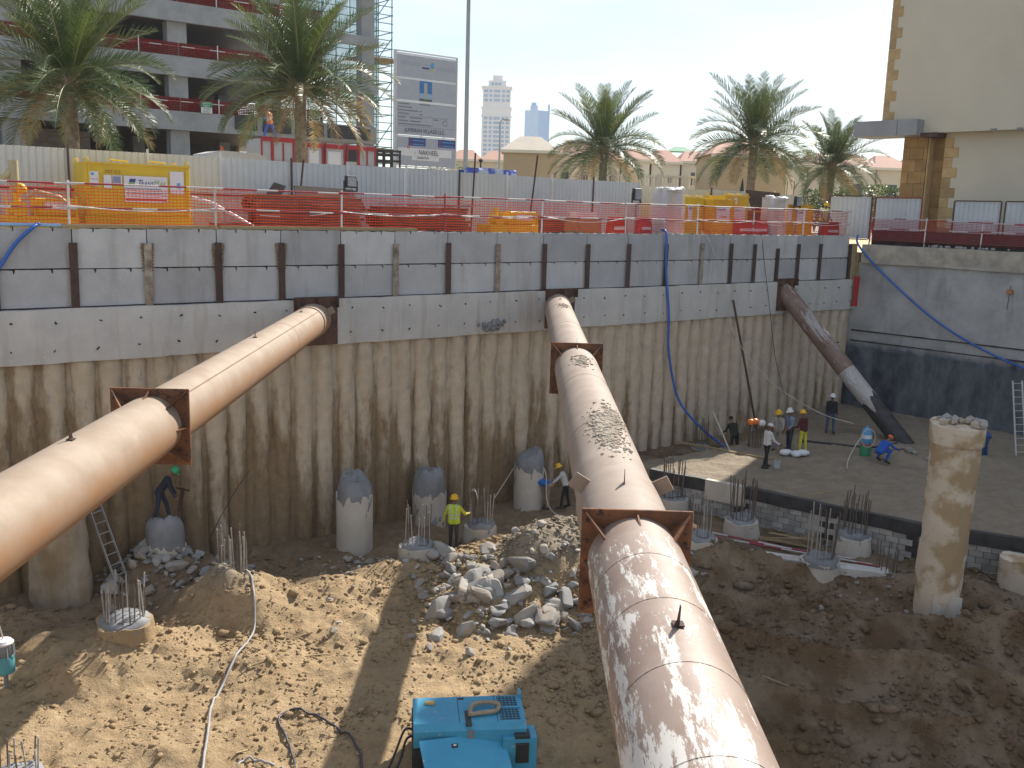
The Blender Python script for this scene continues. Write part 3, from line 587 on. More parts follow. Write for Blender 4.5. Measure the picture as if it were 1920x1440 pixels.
BP = [-1.6, 2.5, 6.55, 10.63, 14.77, 18.77, 23.12, 27.49, 31.76, 35.49, 39.2, 42.72]
for i, s in enumerate(BP):
    MB().cyl((s, .3, -.4), (s+random.uniform(-.03, .03), .3, 1.27), .032, seg=8).obj('barrier_post', tape if i % 2 else whitepaint, bar_t)
    if i:
        a = BP[i-1]; za, zb = 1.17+random.uniform(-.03, .03), 1.17+random.uniform(-.03, .03)
        MB().cyl((a-.1, .26, za), (s+.25, .26, zb), .026, seg=8).obj('top_tube', tape, bar_t); MB().cyl((a-.15, .26, .58+random.uniform(-.04, .04)), (s+.2, .26, .56+random.uniform(-.05, .05)), .024, seg=8).obj('mid_tube', tape, bar_t)
        sheet(a, s, .02, 1.15, .33, 26, 6, .07, 70+i, .05).obj('mesh_net', net_o if i < 8 else net_r, bar_t)
for i in range(1, len(BP)):      # loose warning tape and ties drooping from the tubes
    a, c = BP[i-1], BP[i]; pts = [(a+(c-a)*t/10, .22+.03*math.sin(t*3+i), .60-.14*math.sin(math.pi*t/10)*(1+.4*math.sin(i*2))) for t in range(11)]; MB().tube(pts, .012, 4).obj('warning_tape', whitepaint if i % 2 else tape, bar_t)
br2 = thing('net_barrier', 'red and white tube barrier with red mesh along the top of the basement wall', 'barrier', cR, RZ)
for i, s in enumerate((.3, 3.1, 5.75, 8.4)):
    MB().cyl((s, .5, -.45), (s+.02, .5, 1.0-.05*i), .03, seg=8).obj('barrier_post', whitepaint if i else tape, br2)
    if i: a = (.3, 3.1, 5.75, 8.4)[i-1]; MB().cyl((a-.1, .46, .95-.05*i), (s+.1, .46, .90-.05*i), .024, seg=8).obj('top_tube', tape, br2); MB().cyl((a-.1, .46, .40), (s+.1, .46, .36), .024, seg=8).obj('mid_tube', tape, br2); sheet(a, s, -.3, .85, .52, 20, 6, .05, 90+i, .03).obj('mesh_net', net_r, br2)
# ---- equipment between the wall and the hoarding (wall frame: s along, off behind)
yel = pm('yellow_paint', (.72, .50, .02), (.62, .42, .02), 1.2, .45, 0, c3=(.35, .22, .05), s3=5., t3=.70)
yel2 = pm('orange_yellow_paint', (.74, .43, .02), (.66, .36, .02), 1.2, .45, 0)
timber = pm('timber', (.36, .27, .15), (.27, .20, .11), 3., .85, .3, 20., rnd=.2); ply = pm('dark_plywood', (.05, .035, .03), (.09, .06, .045), 2., .6, .1, 20.)
stackm = pm('stained_formwork', (.16, .085, .06), (.07, .045, .04), 3., .85, .3, 20., rnd=.4); blackp = pm('black_metal', (.02, .02, .022), (.035, .035, .037), 2., .5, 0)
beigep = pm('beige_paint', (.46, .40, .24), (.38, .33, .20), 2., .6, 0)
redp = pm('red_plastic', (.50, .03, .03), (.42, .03, .03), 2., .5, 0)
def at_wall(name, label, cat, s, off, z, group=None, rz=0.): return thing(name, label, cat, Wp(s, off, z), WZ+rz, group)
def tank(s0, s1, off, z0, z1, d, label, signs=(), mat=None, group='yellow settling tanks behind the netting', eyes=True):
    t = at_wall('settling_tank', label, 'tank', s0, off, z0, group); w, h = s1-s0, z1-z0; mat = mat or yel
    MB().bb(0, w, 0, d, 0, h, b=.015).obj('tank_body', mat, t); MB().bb(-.02, w+.02, -.03, .0, h-.05, h+.01).obj('rim', mat, t)
    for x in (.08, w-.14): MB().bb(x, x+.06, -.035, 0, .02, h-.06).obj('corner_channel', mat, t)
    MB().bb(-.05, w+.05, -.04, d, -.28, 0).obj('skid', mat, t)
    if eyes:
        for x in (.07, w-.07):
            for y in (.05, d-.05):
                e = MB(); n = 14; e.tube([(x+.06*math.cos(2*math.pi*k/n), y, h+.06+.06*math.sin(2*math.pi*k/n)) for k in range(n+1)], .022, 6); e.obj('lifting_eye', mat, t)
        for x in (w*.25, w*.62):
            e = MB(); e.tube([(x, .2, h), (x, .2, h+.1), (x+.5, .2, h+.07), (x+.5, .2, h)], .03, 6); e.obj('hatch_handle', mat, t)
    return t, w, h
t, w, h = tank(7.44, 10.48, 2.0, .30, 1.83, 1.3, 'long yellow settling tank with a large white maker sign')
plate(t, 'sign', 1.07, 2.34, .42, 1.18, -.035, white_sign)
text(t, 'T', .26, (1.43, -.052, .90), navy, shear=.2); text(t, 'RANS', .19, (1.55, -.052, .90), navy, xs=.78, shear=.2); text(t, 'M', .26, (1.92, -.052, .90), leafgreen, xs=.8, shear=.2); text(t, 'AK', .19, (2.10, -.052, .90), leafgreen, xs=.8, shear=.2)
for z0, z1, mt, dx in ((1.0, 1.1, navy, .03), (.89, .99, leafgreen, 0)): MB().prism([(1.18+dx, z0), (1.36+dx, z0), (1.38+dx, z1), (1.21+dx, z1)], -.055, -.047).obj('logo', mt, t)
text(t, 'Dewatering, Specialists & Equipment Rental', .074, (1.1, -.052, .79), navy, xs=.80); text(t, 'Tel 04 000 0000', .05, (1.12, -.052, .65), white_sign, xs=.6) if False else None
for z in (.62, .68): plate(t, 'text_line', 1.12, 2.3, z, z+.022, -.048, m_text('pink_lines', (.60, .42, .50)) if z < .65 else greyink, .004)
plate(t, 'red_band', 1.10, 2.31, .46, .53, -.048, redink, .004)
text(t, 'DST 212', .13, (.55, -.02, 1.24), pm('faded_stencil', (.35, .22, .03), bmp=0), xs=.95)
for (x0, x1, z0, z1) in ((.12, .36, .85, 1.27), (.50, .72, .80, 1.18), (.75, 1.02, .93, 1.18), (2.42, 2.84, .68, 1.36)): plate(t, 'notice', x0, x1, z0, z1, -.035, white_sign)
plate(t, 'notice_block', .765, .98, .95, 1.15, -.048, m_text('blueprint', (.25, .29, .42)), .004); plate(t, 'notice_block', 2.62, 2.73, .86, 1.02, -.048, paleblue, .004); plate(t, 'notice_block', .14, .34, .87, .91, -.048, greyink, .004); plate(t, 'notice_block', .15, .24, 1.16, 1.23, -.048, paleblue, .004)
plate(t, 'notice_block', .14, .34, 1.04, 1.055, -.048, greyink, .004)
t2, w, h = tank(32.0, 34.42, 1.9, .15, 1.55, 1.2, 'yellow settling tank beside the tall plastic wrapped crate'); plate(t2, 'notice', .05, .62, .55, .95, -.035, white_sign); plate(t2, 'notice', .82, 1.1, .35, 1.05, -.035, white_sign); plate(t2, 'notice_block', .86, 1.06, .85, 1.0, -.048, paleblue, .004); plate(t2, 'notice_block', .08, .58, .6, .63, -.048, redink, .004)
t3, w, h = tank(33.9, 35.4, 1.35, .1, 1.5, .5, 'narrow yellow pump cabinet standing in front of the yellow tanks', eyes=False, mat=yel2, group='yellow pump cabinets behind the netting'); plate(t3, 'notice', .2, 1.1, .55, 1.1, -.035, white_sign); text(t3, 'TransMak', .16, (.25, -.052, .92), navy, xs=.9); plate(t3, 'notice_block', .4, .9, .62, .66, -.048, redink, .004)
t4, w, h = tank(35.4, 37.15, 2.0, .15, 1.72, 1.2, 'yellow settling tank with a blue and white sign near the raised dark lid'); plate(t4, 'notice', .2, 1.5, .35, 1.05, -.035, white_sign); text(t4, 'TransMak', .18, (.4, -.052, .85), paleblue, xs=.95); MB().prism([(.28, .86), (.36, .84), (.37, .95), (.30, .97)], -.055, -.047).obj('logo', paleblue, t4); plate(t4, 'notice', .2, .4, 1.15, 1.42, -.035, white_sign); plate(t4, 'notice', .62, .85, 1.2, 1.48, -.035, white_sign)
t5, w, h = tank(39.55, 41.7, 1.6, .05, 1.42, .9, 'orange yellow pump cabinet next to the worker in the yellow helmet', eyes=False, mat=yel2, group='yellow pump cabinets behind the netting'); plate(t5, 'notice', .75, 1.5, .55, 1.1, -.035, white_sign); text(t5, 'TransMak', .14, (.8, -.052, .95), navy, xs=.9); plate(t5, 'notice', .1, .4, .5, 1.2, -.035, white_sign)
# small yellow pump frame, engine and volute
def pump_unit(s, off, z, label, stack=False, wid=2.3):
    t = at_wall('dewatering_pump', label, 'pump', s, off, z, 'yellow dewatering pumps behind the netting')
    MB().bb(0, wid, 0, .9, -.3, .12, b=.01).obj('skid', yel, t); MB().bb(wid*.42, wid-.05, .1, .8, .12, .62, b=.03).obj('engine_hood', yel, t); MB().cyl((wid*.2, .0, .3), (wid*.2, .55, .3), .22, seg=18).obj('volute', yel, t, 40); MB().cyl((wid*.2, .3, .45), (wid*.2, .3, .75), .09, seg=12).obj('outlet_pipe', yel, t, 40)
    for x in (.05, wid*.4, wid-.05): MB().bb(x-.02, x+.02, 0, .05, .12, .68).obj('frame_upright', yel, t)
    plate(t, 'notice', wid*.55, wid*.9, .3, .52, .09, white_sign)
    if stack: MB().cyl((.38, .5, .3), (.38, .5, 1.62), .13, seg=16).obj('silencer', beigep, t, 40); MB().tube([(.0, .5, 1.1), (.2, .5, 1.2), (.3, .5, 1.35)], .1, 10).obj('exhaust_elbow', beigep, t, 40); MB().ico((.5, .3, .85), .16, .05, 2).obj('filter_bowl', yel2, t, 60)
    return t
pump_unit(5.2, 1.5, .15, 'yellow dewatering pump with a tall beige silencer stack', True, 1.9); pump_unit(21.4, 1.2, .12, 'low yellow dewatering pump standing alone behind the bright mesh', False, 2.3)
# hoses around the left pump
for k, (pts, mt) in enumerate((([(7.0, 1.5, .45), (6.6, 1.4, .8), (6.0, 1.5, .95), (5.7, 1.6, .7)], beigep), ([(10.5, 1.9, .9), (11.0, 1.6, .75), (11.6, 1.4, .4), (12.2, 1.3, .05)], whitepaint))):
    b = MB(); ps = []
    for i in range(len(pts)-1):
        for q in range(5): ps.append(Vector(pts[i]).lerp(Vector(pts[i+1]), q/5))
    ps.append(Vector(pts[-1])); o = b.tube([Wp(*p) for p in ps], .06, 8).obj('suction_hose', mt, None, 60); tag(o, ('beige suction hose looping over from the silencer pump', 'white hose sloping down from the end of the long tank')[k], 'hose')
# timber and formwork stacks seen through the mesh
def stack(s0, s1, off, label, rows, d=1.2, mat=None, top=None, bh=.11):
    t = at_wall('timber_stack', label, 'timber stack', s0, off, -.18, 'stacks of formwork timber behind the netting'); w = s1-s0; z = 0; mat = mat or stackm
    for r_ in range(rows):
        k = 4 if r_ % 4 != 3 else 3
        for i in range(k):
            a = random.uniform(-.15, .1); MB().bb(a, w+random.uniform(-.25, .15), i*d/k+.02, (i+1)*d/k-.02, z+.006, z+bh-.006, b=.004).obj('beam', mat, t)
        z += bh
    return t, z
t, z = stack(12.6, 16.4, 1.7, 'timber stack topped with dark plywood boards and a floodlight', 11)
b = MB(); b.bb(.2, 3.2, .1, 1.2, 0, .05); b.obj('plywood_sheet', timber, t, loc=(-.3, 0, z)); b = MB(); b.bb(0, 2.2, 0, .06, 0, .36); o = b.obj('plywood_sheet', ply, t, loc=(1.35, .2, z+.05), rot=(R(-28), R(1.5), 0)); b = MB(); b.prism([(0, 0), (.55, 0), (.75, .3), (.35, .42)], 0, .05); b.obj('plywood_offcut', ply, t, loc=(.35, .3, z+.05), rot=(R(-20), 0, 0))
t, z = stack(17.1, 20.8, 1.6, 'timber stack topped with a bundle of grey steel mesh', 9)
b = MB()
for k in range(60): x = random.uniform(0, 3.6); y = random.uniform(0, 1.2); b.bar((x, y, z+.02+random.random()*.1), (x+random.uniform(.3, 1.2), y+random.uniform(-.3, .3), z+.04+random.random()*.08), .02, .02)
b.obj('steel_mesh_bundle', greyink, t)
stack(11.2, 12.4, 1.2, 'low heap of timber offcuts by the long yellow tank', 3)
stack(24.2, 27.3, 2.2, 'timber stack between the low pump and the red barriers', 6)
# red water barriers and barrels
for k, (s, w_, lab) in enumerate(((27.4, .9, 'red plastic barrier nearest the timber'), (29.0, .75, 'red plastic barrier beside the wrapped crate'), (35.3, 2.2, 'long red plastic barrier below the yellow tank'), (42.1, 1.1, 'red plastic barrier past the last pump cabinet'))):
    t = at_wall('plastic_barrier', lab, 'barrier', s, 1.0, -.18); b = MB(); b.prism([(0, 0), (w_, 0), (w_-.06, .55), (w_-.12, .82), (.12, .82), (.06, .55)], 0, .4); o = b.obj('barrier_body', redp, t); MB().bb(.12, w_-.12, -.012, .0, .3, .42).obj('reflector', white_sign, t)
b = MB(); b.bb(0, 1.1, 0, .05, 0, .25); t = at_wall('brick_pallet', 'small stack of pale bricks behind the mesh', 'bricks', 25.6, 1.2, .55)
for i in range(5):
    for j in range(3): MB().bb(i*.22, i*.22+.21, 0, .4, j*.08, j*.08+.075).obj('brick', white_sign, t)
MB().bb(-.1, 1.3, -.1, .6, -.75, -.005).obj('pallet_base', timber, t)
# plastic wrapped crates
wrap_m, nt, bs_ = nodes('clear_plastic_wrap'); bs_.inputs['Base Color'].default_value = (.80, .80, .80, 1); bs_.inputs['Roughness'].default_value = .35; bs_.inputs['Alpha'].default_value = .32; bump(nt, bs_, noise(nt, pos(nt), 4., 5, .6, (1, 1, .4)), .8, .06)
wrapin = pm('crate_grey', (.52, .53, .55), (.44, .45, .47), 1.5, .7, 0)
def crate(s, off, w_, d, h, label, flare):
    t = at_wall('wrapped_crate', label, 'crate', s, off, -.18, 'tall crates wrapped in white plastic'); MB().bb(.12, w_-.12, .1, d, .1, h-.12, b=.02).obj('crate_box', wrapin, t); MB().bb(w_*.42, w_*.48, .085, .1, .3, h-.14).obj('corner_board', yel, t)
    seg = 40; rows = 14; vs = []
    for j in range(rows+1):
        z = h*j/rows
        for i in range(seg):
            a = 2*math.pi*i/seg; ca, sa = math.cos(a), math.sin(a); k = 1/max(abs(ca), abs(sa)); k = min(k, 1.25); n_ = float(fbm(np.array([i*.5]), np.array([z*1.2]), 3, int(s))[0])
            fl = 1+flare*(1-j/rows)*(.6 if ca > 0 else 1.6)+.05*n_
            vs.append((w_/2+ca*k*w_*.5*fl, d/2+sa*k*d*.56*fl, z))
    b = MB(); b.add(vs, [(j*seg+i, j*seg+(i+1) % seg, (j+1)*seg+(i+1) % seg, (j+1)*seg+i) for j in range(rows) for i in range(seg)]); b.obj('plastic_wrap', wrap_m, t, 80)
    b = MB()
    for k in range(12): a = k/12*2*math.pi; b.ico((w_/2+math.cos(a)*w_*.42+.12, d/2+math.sin(a)*d*.45, h-.02+random.uniform(-.05, .06)), random.uniform(.12, .24), .3, 2, sc=(1, 1, .4))
    b.obj('plastic_gather', whitepaint, t, 80)
crate(30.35, 1.0, 1.35, .8, 2.05, 'tall crate in loose white plastic wrap flaring at its foot', .16); crate(37.65, 1.0, 1.25, .7, 1.9, 'tall crate in tight white plastic wrap in front of the dark lid', .02)
t = at_wall('engine_enclosure', 'dark raised lid panel of an engine enclosure behind the wrapped crate', 'lid', 37.0, 2.2, -.18); b = MB(); b.prism([(.1, 2.22), (2.7, 2.15), (3.2, 1.25), (.75, 1.25)], 0, .05); b.obj('lid_panel', ply, t); MB().bb(.9, 3.1, .1, 1.2, 0, 1.25).obj('enclosure', blackp, t); MB().bb(.9, 3.1, .06, .1, 1.18, 1.27).obj('edge_trim', yel, t); MB().cyl((1.9, .05, .85), (1.9, .1, .85), .22, seg=20).obj('fan_cowl', redp, t, 40)
# floodlights
def flood(s, off, z, label, ht=.45, post=1.3):
    t = at_wall('floodlight', label, 'floodlight', s, off, z, 'site floodlights on short posts'); MB().bb(-.2, .2, -.1, .08, 0, ht, b=.02).obj('housing', blackp, t); MB().bb(-.16, .16, -.112, -.1, .05, ht-.05).obj('lens', pm('lamp_glass', (.32, .36, .40), bmp=0, rough=.15), t); MB().bb(-.26, -.22, -.03, .03, -.1, ht*.6).obj('yoke', blackp, t); MB().bb(.22, .26, -.03, .03, -.1, ht*.6).obj('yoke', blackp, t); MB().bb(-.24, .24, -.04, .04, -.13, -.09).obj('base_bar', blackp, t); MB().cyl((0, 0, -post), (0, 0, -.1), .03, seg=8).obj('stand', greyink, t)
flood(15.8, 1.6, 1.38, 'floodlight standing at the end of the dark plywood boards', .4, .3); flood(29.0, 1.3, 1.32, 'black floodlight in front of the blue grey hoarding', .5, 1.45); flood(39.95, 1.3, 1.32, 'black floodlight beside the wrapped crate and dark lid', .5, 1.45)
# planks, blue pipe and hose along the top edge of the panels
for k, (s0, s1, lab) in enumerate(((6.3, 10.6, 'pale timber plank lying on the panel tops below the long tank'), (10.7, 17.5, 'long pale timber plank on the panel tops below the timber stacks'))):
    b = MB(); b.bb(0, s1-s0, 0, .22, 0, .1, b=.008); o = b.obj('timber_plank', timber, None, loc=Wp(s0, .06, .0), rot=(0, 0, WZ)); tag(o, lab, 'plank')
bluep = pm('blue_hose', (.03, .13, .48), (.025, .10, .38), 2., .45, 0); palebl = pm('pale_blue_pipe', (.30, .48, .68), (.24, .40, .60), 2., .4, 0)
def path_obj(name, pts, r, mat, label, cat, sub=6, seg=8, group=None, ground=False):
    P_ = [Vector(p) for p in pts]; out = []
    for i in range(len(P_)-1):
        a, b_, c, d = P_[max(i-1, 0)], P_[i], P_[i+1], P_[min(i+2, len(P_)-1)]
        for k in range(sub):
            t = k/sub; out.append(.5*((2*b_)+(c-a)*t+(2*a-5*b_+4*c-d)*t*t+(3*b_-a-3*c+d)*t**3))
    out.append(P_[-1])
    if ground: out = [Vector((p.x, p.y, max(p.z, Hs(p.x, p.y)+r+.025))) for p in out]
    o = MB().tube(out, r, seg).obj(name, mat, None, 60); return tag(o, label, cat, group)
path_obj('blue_pipe', [Wp(2.5, .1, .06), Wp(4.8, .12, .07), Wp(6.3, .12, .06)], .05, palebl, 'pale blue pipe lying along the panel tops below the pump', 'pipe')
path_obj('blue_hose', [Wp(5.75, .1, .1), Wp(5.55, -.12, .0), Wp(5.1, -.1, -.45), Wp(4.5, -.1, -1.3), Wp(3.4, -.15, -2.4), Wp(2.2, -.3, -3.6)], .05, bluep, 'blue hose hanging over the panels from the pale blue pipe', 'hose')
path_obj('blue_hose', [Wp(29.6, .3, .15), Wp(29.45, -.1, -.05), Wp(29.55, -.1, -1.5), Wp(29.7, -.25, -3.3), Wp(29.9, -.2, -5.), Wp(30.4, -.45, -7.), Wp(31.2, -1.1, -8.2), Wp(32.0, -1.4, -8.85), (9.5, 38.2, -8.95), (11.3, 39.0, -8.5)], .055, bluep, 'long blue hose hanging down the bored piles from the wrapped crate', 'hose')
path_obj('blue_hose', [Rp(-.3, .4, .0), Rp(.15, -.2, -.5), Rp(1.5, -.2, -1.75), Rp(4., -.25, -3.55), Rp(6.2, -.25, -4.7), Rp(8.6, -.3, -5.5), Rp(11, -.3, -6.0)], .05, bluep, 'blue hose sagging across the face of the basement wall', 'hose')
rope_m = pm('pale_rope', (.55, .53, .49), bmp=0)
path_obj('white_cable', [Wp(31.9, .2, .1), Wp(32.2, -.1, -.4), Wp(33.3, -.3, -2.5), (9.7, 42.0, -4.3), (11.2, 41.2, -6.2), (13.2, 40.6, -7.4), (14.6, 40.0, -7.75)], .018, rope_m, 'thin white cable hanging from the panels towards the blue gas bottle', 'cable', 8, 6)
path_obj('black_cable', [Wp(35.9, .1, .05), Wp(35.9, -.08, -1.), Wp(36.3, -.25, -3.), Wp(37.0, -.3, -5.6), Wp(37.8, -.4, -7.5)], .014, blackp, 'thin black cable hanging down beside the raking strut', 'cable', 8, 6)
b = MB(); b.cyl(Wp(33.65, -.35, -2.85), Wp(34.9, -1.2, -8.75), .05, seg=10); tag(b.obj('steel_pole', steel_dark), 'dark steel pole leaning against the capping beam and piles', 'pole')
for s, off, zt, ln, lab in ((14.55, 3.2, 2.3, .0, 'rusty upright pole in front of the hoarding by the second palm'), (21.7, 2.9, 2.9, -.15, 'thin leaning wooden pole by the lamp column'), (24.6, 3.0, 3.0, .1, 'dark leaning pole in front of the beige villa')):
    tag(MB().cyl(Wp(s, off, -.2), Wp(s+.3+ln, off, zt), .035, seg=8).obj('pole', steel_dark), lab, 'pole')
# torn red netting and wood at the corner of the two walls
t = thing('corner_shutter', 'splintered timber shutter with red mesh scraps where the two walls meet', 'shutter', Wp(43.1, -.1, -1.6), WZ); MB().bb(-.3, .1, .0, .12, -1.0, 1.2).obj('plank', timber, t); MB().bb(.15, .45, -.05, .08, -1.6, .8).obj('plank', timber, t, rot=(0, R(4), 0)); sheet(-.15, .35, -1.9, -.4, -.12, 5, 8, .1, 99).obj('mesh_scrap', redp, t); sheet(.9, 1.35, -.3, .6, -.5, 5, 6, .1, 98).obj('mesh_scrap', redp, t)
t = thing('wall_box', 'small orange junction box hanging on the basement wall', 'junction box', Rp(7.5, -.06, -2.2), RZ); MB().bb(-.12, .12, -.1, .06, -.1, .1, b=.01).obj('box', pm('orange_box', (.42, .17, .07), bmp=0), t); MB().tube([(0, 0, .3), (0, -.02, .1), (-.05, -.02, -.8)], .012, 5).obj('lead', blackp, t)
# ================================================================ beyond the hoarding
# ---- date palms
def m_leaf(name, c1, c2, tr=.35):
    m, nt, b = nodes(name); oi = N(nt, 'ObjectInfo'); P = pos(nt)
    col = mixc(nt, ramp(nt, noise(nt, P, 1.5, 4), .3, .7), c1, c2); col = mixc(nt, 1., col, mixc(nt, oi.outputs['Random'], (.7, .72, .7), (1.25, 1.2, 1.1)), 'MULTIPLY')
    tl = N(nt, 'BsdfTranslucent'); ms = N(nt, 'MixShader'); ms.inputs[0].default_value = tr; b.inputs['Roughness'].default_value = .42; nt.links.new(col, b.inputs['Base Color']); nt.links.new(col, tl.inputs[0])
    out = nt.nodes['Material Output']; nt.links.new(b.outputs[0], ms.inputs[1]); nt.links.new(tl.outputs[0], ms.inputs[2]); nt.links.new(ms.outputs[0], out.inputs[0]); return m
leaf_g = m_leaf('palm_leaf', (.072, .118, .038), (.115, .155, .065), .25); leaf_y = m_leaf('palm_leaf_young', (.10, .15, .03), (.15, .19, .05)); leaf_d = m_leaf('palm_leaf_dry', (.36, .24, .09), (.26, .19, .09), .25)
rachis_m = pm('palm_stalk', (.30, .27, .13), (.24, .22, .10), 3., .6, 0); bark_m = pm('palm_bark', (.36, .29, .20), (.20, .15, .10), 5., .95, .7, 12., dist=.03)
def frond(Lf, droop, dens, seed, mat, tipdry=False):
    rr = random.Random(seed); b = MB(); n = 16; pts = []; p = Vector((0, 0, 0)); e = 0.
    for i in range(n+1):
        pts.append(p.copy()); t = i/n; e = -droop*(t**1.5); p = p+Vector((math.cos(e), 0, math.sin(e)))*(Lf/n)
    b.tube(pts, [.028*(1-.85*i/n)+.004 for i in range(n+1)], 4, 0)
    twist = rr.uniform(-.25, .25)
    for k in range(dens):
        t = .10+.90*k/(dens-1); q = t*n; i = min(int(q), n-1); c = pts[i].lerp(pts[i+1], q-i); d = (pts[i+1]-pts[i]).normalized(); upv = Vector((-d.z, 0, d.x))
        ll = Lf*.185*(math.sin(math.pi*min(1, (t*.92+.10)))**.6)*rr.uniform(.8, 1.1)+.08
        fwd = .55+.5*t
        for sd in (-1, 1):
            va = rr.uniform(.15, .6)+(twist*sd); dr = (Vector((0, sd, 0))*math.cos(va)+upv*math.sin(va)).normalized(); dv = (dr*1.0+d*fwd*rr.uniform(.8, 1.2)).normalized()
            tip = c+dv*ll+Vector((0, 0, -ll*.16*rr.random())); wv = d*(.048 if ll > .3 else .038); md = c.lerp(tip, .45)+Vector((0, 0, .01))
            b.add([c-wv*.3, md-wv*.5, tip, md+wv*.5, c+wv*.3], [(0, 1, 2, 3, 4)], 2 if (tipdry and t > .55 and rr.random() < .75) else 1)
    return b.mesh('frond', [rachis_m, mat, leaf_d])
FR = {'up': [frond(4.2, R(32), 66, k, leaf_g) for k in range(3)]+[frond(3.8, R(26), 60, 9, leaf_y)], 'mid': [frond(4.0, R(75), 64, 20+k, leaf_g) for k in range(4)], 'low': [frond(3.7, R(62), 60, 40+k, leaf_g) for k in range(3)], 'dry': [frond(3.3, R(50), 44, 60+k, leaf_d) for k in range(2)], 'tip': [frond(3.6, R(60), 58, 80+k, leaf_g, True) for k in range(2)]}
def palm(x, y, zc, k, label, nf=54, seed=0, tipdry=False, r0=.24, base=-.2):
    rr = random.Random(seed); t = thing('date_palm', label, 'palm tree', (x, y, base), 0, 'date palms along the street'); hz = zc-base
    rows = int(hz/.075); seg = 22; vs = []
    for j in range(rows+1):
        z = hz*j/rows; tz = j/rows; rad = r0*(1.12-.22*tz)+(.12*max(0, tz-.86)/.14)
        for i in range(seg):
            a = 2*math.pi*(i+.5*(j//2 % 2))/seg; cellv = ((i//2+j//2) % 2); rad2 = rad*(1+(.09 if cellv else -.05)*(1 if j % 2 else .5))+rr.uniform(-.008, .008); vs.append((rad2*math.cos(a), rad2*math.sin(a), z))
    b = MB(); b.add(vs, [(j*seg+i, j*seg+(i+1) % seg, (j+1)*seg+(i+1) % seg, (j+1)*seg+i) for j in range(rows) for i in range(seg)]+[tuple(range(rows*seg, rows*seg+seg))]); b.obj('trunk', bark_m, t, 50)
    b = MB()
    for q in range(46):      # cut leaf bases below the crown
        a = rr.uniform(0, 6.28); z = hz-rr.uniform(.05, .9); c = Vector((math.cos(a), math.sin(a), 0)); p = c*r0*.85+Vector((0, 0, z)); b.add([p+Vector((-c.y, c.x, 0))*.06, p-Vector((-c.y, c.x, 0))*.06, p+c*.16+Vector((0, 0, .3))], [(0, 1, 2)])
    o = b.obj('leaf_bases', bark_m, t); o['kind'] = 'stuff'
    for q in range(nf):
        u = (q+.5)/nf; az = q*2.39996+rr.uniform(-.2, .2); el = R(87-(116 if tipdry else 122)*u**1.12+rr.uniform(-9, 9)); kd = 'up' if el > R(38) else ('mid' if el > R(-8) else 'low')
        if u > .93: kd = 'dry'
        elif tipdry and el < R(10) and math.cos(az-.3) > -.1: kd = 'tip'
        me = rr.choice(FR[kd]); s_ = k*rr.uniform(.86, 1.08)*(1 if u > .08 else .8)
        M = Matrix.Rotation(az, 4, 'Z') @ Matrix.Rotation(-el, 4, 'Y') @ Matrix.Rotation(rr.uniform(-.5, .5), 4, 'X'); o = link('frond', me, t, (math.cos(az)*.12, math.sin(az)*.12, hz-.1-.35*u)); o.rotation_euler = M.to_euler(); o.scale = (s_,)*3
    return t
palm(-17.2, 38., 5.45, 1.06, 'large date palm in front of the concrete frame, beside the tank', 74, 1)
palm(-9.28, 42., 5.9, 1.06, 'large date palm with orange tipped fronds beside the red shutters', 74, 2, True)
palm(5.18, 60, 4.9, 1.0, 'date palm standing alone in front of the villas past the lamp column', 66, 3)
palm(14.25, 60, 5.5, 1.08, 'tall date palm in front of the tan villa with hanging yellow fruit stalks', 64, 4)
palm(21.0, 66, 4.5, .92, 'smaller date palm growing next to the corner building', 56, 5)
b = MB()
for k in range(4):
    t_ = thing('fruit_bunch', 'hanging yellow date bunch under the palm crown', 'date bunch', (14.25+(-.9, 1.9, 2.1, -.7)[k], 59.3, 4.2+(.1, .0, -.3, -.2)[k]), 0, 'yellow date bunches') if False else None
# ---- unfinished concrete frame building
blockdark = pm('shade_dark_blockwork', (.07, .068, .066), (.045, .043, .042), 1.5, .9, .2, 10.)  # near-black colour puts the interior shade into the blockwork
fb = thing('unfinished_building', 'unfinished concrete frame building with open floors and red edge netting', 'building', Wp(0, 34, 0), WZ)
for k, (z0, z1) in enumerate(((5.1, 6.25), (8.38, 9.55), (11.6, 12.75), (14.9, 16.0))):
    MB().bb(-8, 31.2 if k else 35.2, 0, .35, z0, z1).obj('edge_beam', conc_frame, fb); MB().bb(-8, 31.2 if k else 35.2, .35, 24, z0+.12, z0+.40).obj('floor_slab', conc_frame, fb); MB().bb(-7.9, 31.1, .5, 23.9, z0+.03, z0+.115).obj('soffit_shade_sheet', ply, fb)  # dark sheets added under the slabs to deepen shade on the open floors
    if k: MB().bb(31.2, 35.3, .0, .45, z0+.1, z0+.75).obj('edge_beam', conc_frame, fb)
    zt = z1
    if k < 3:
        s = -8
        while s < 31:
            MB().bb(s, s+4.85, .42, .45, zt-.02, zt+.85).obj('edge_net', net_d, fb); MB().cyl((s, .3, zt+.62), (s+4.9, .3, zt+.6), .035, seg=6).obj('guard_rail', tape, fb); MB().cyl((s+2.4, .3, zt-.9), (s+2.4, .3, zt+.95), .035, seg=6).obj('guard_post', whitepaint, fb); s += 4.9
for k, s in enumerate((-6, 2.8, 11.75, 21.3, 27.5)):
    for (z0, z1) in ((-.2, 5.1), (6.2, 8.4), (9.5, 11.65), (12.7, 14.95), (15.9, 18)):
        MB().bb(s-.6, s+.6, .45, 1.3, z0, z1).obj('column', conc_frame, fb); MB().bb(s-.4, s+.4, 9, 9.8, z0, z1).obj('column', conc_frame, fb)
MB().bb(34.2, 35.2, .4, 1.2, -.2, 20).obj('column', conc_frame, fb)
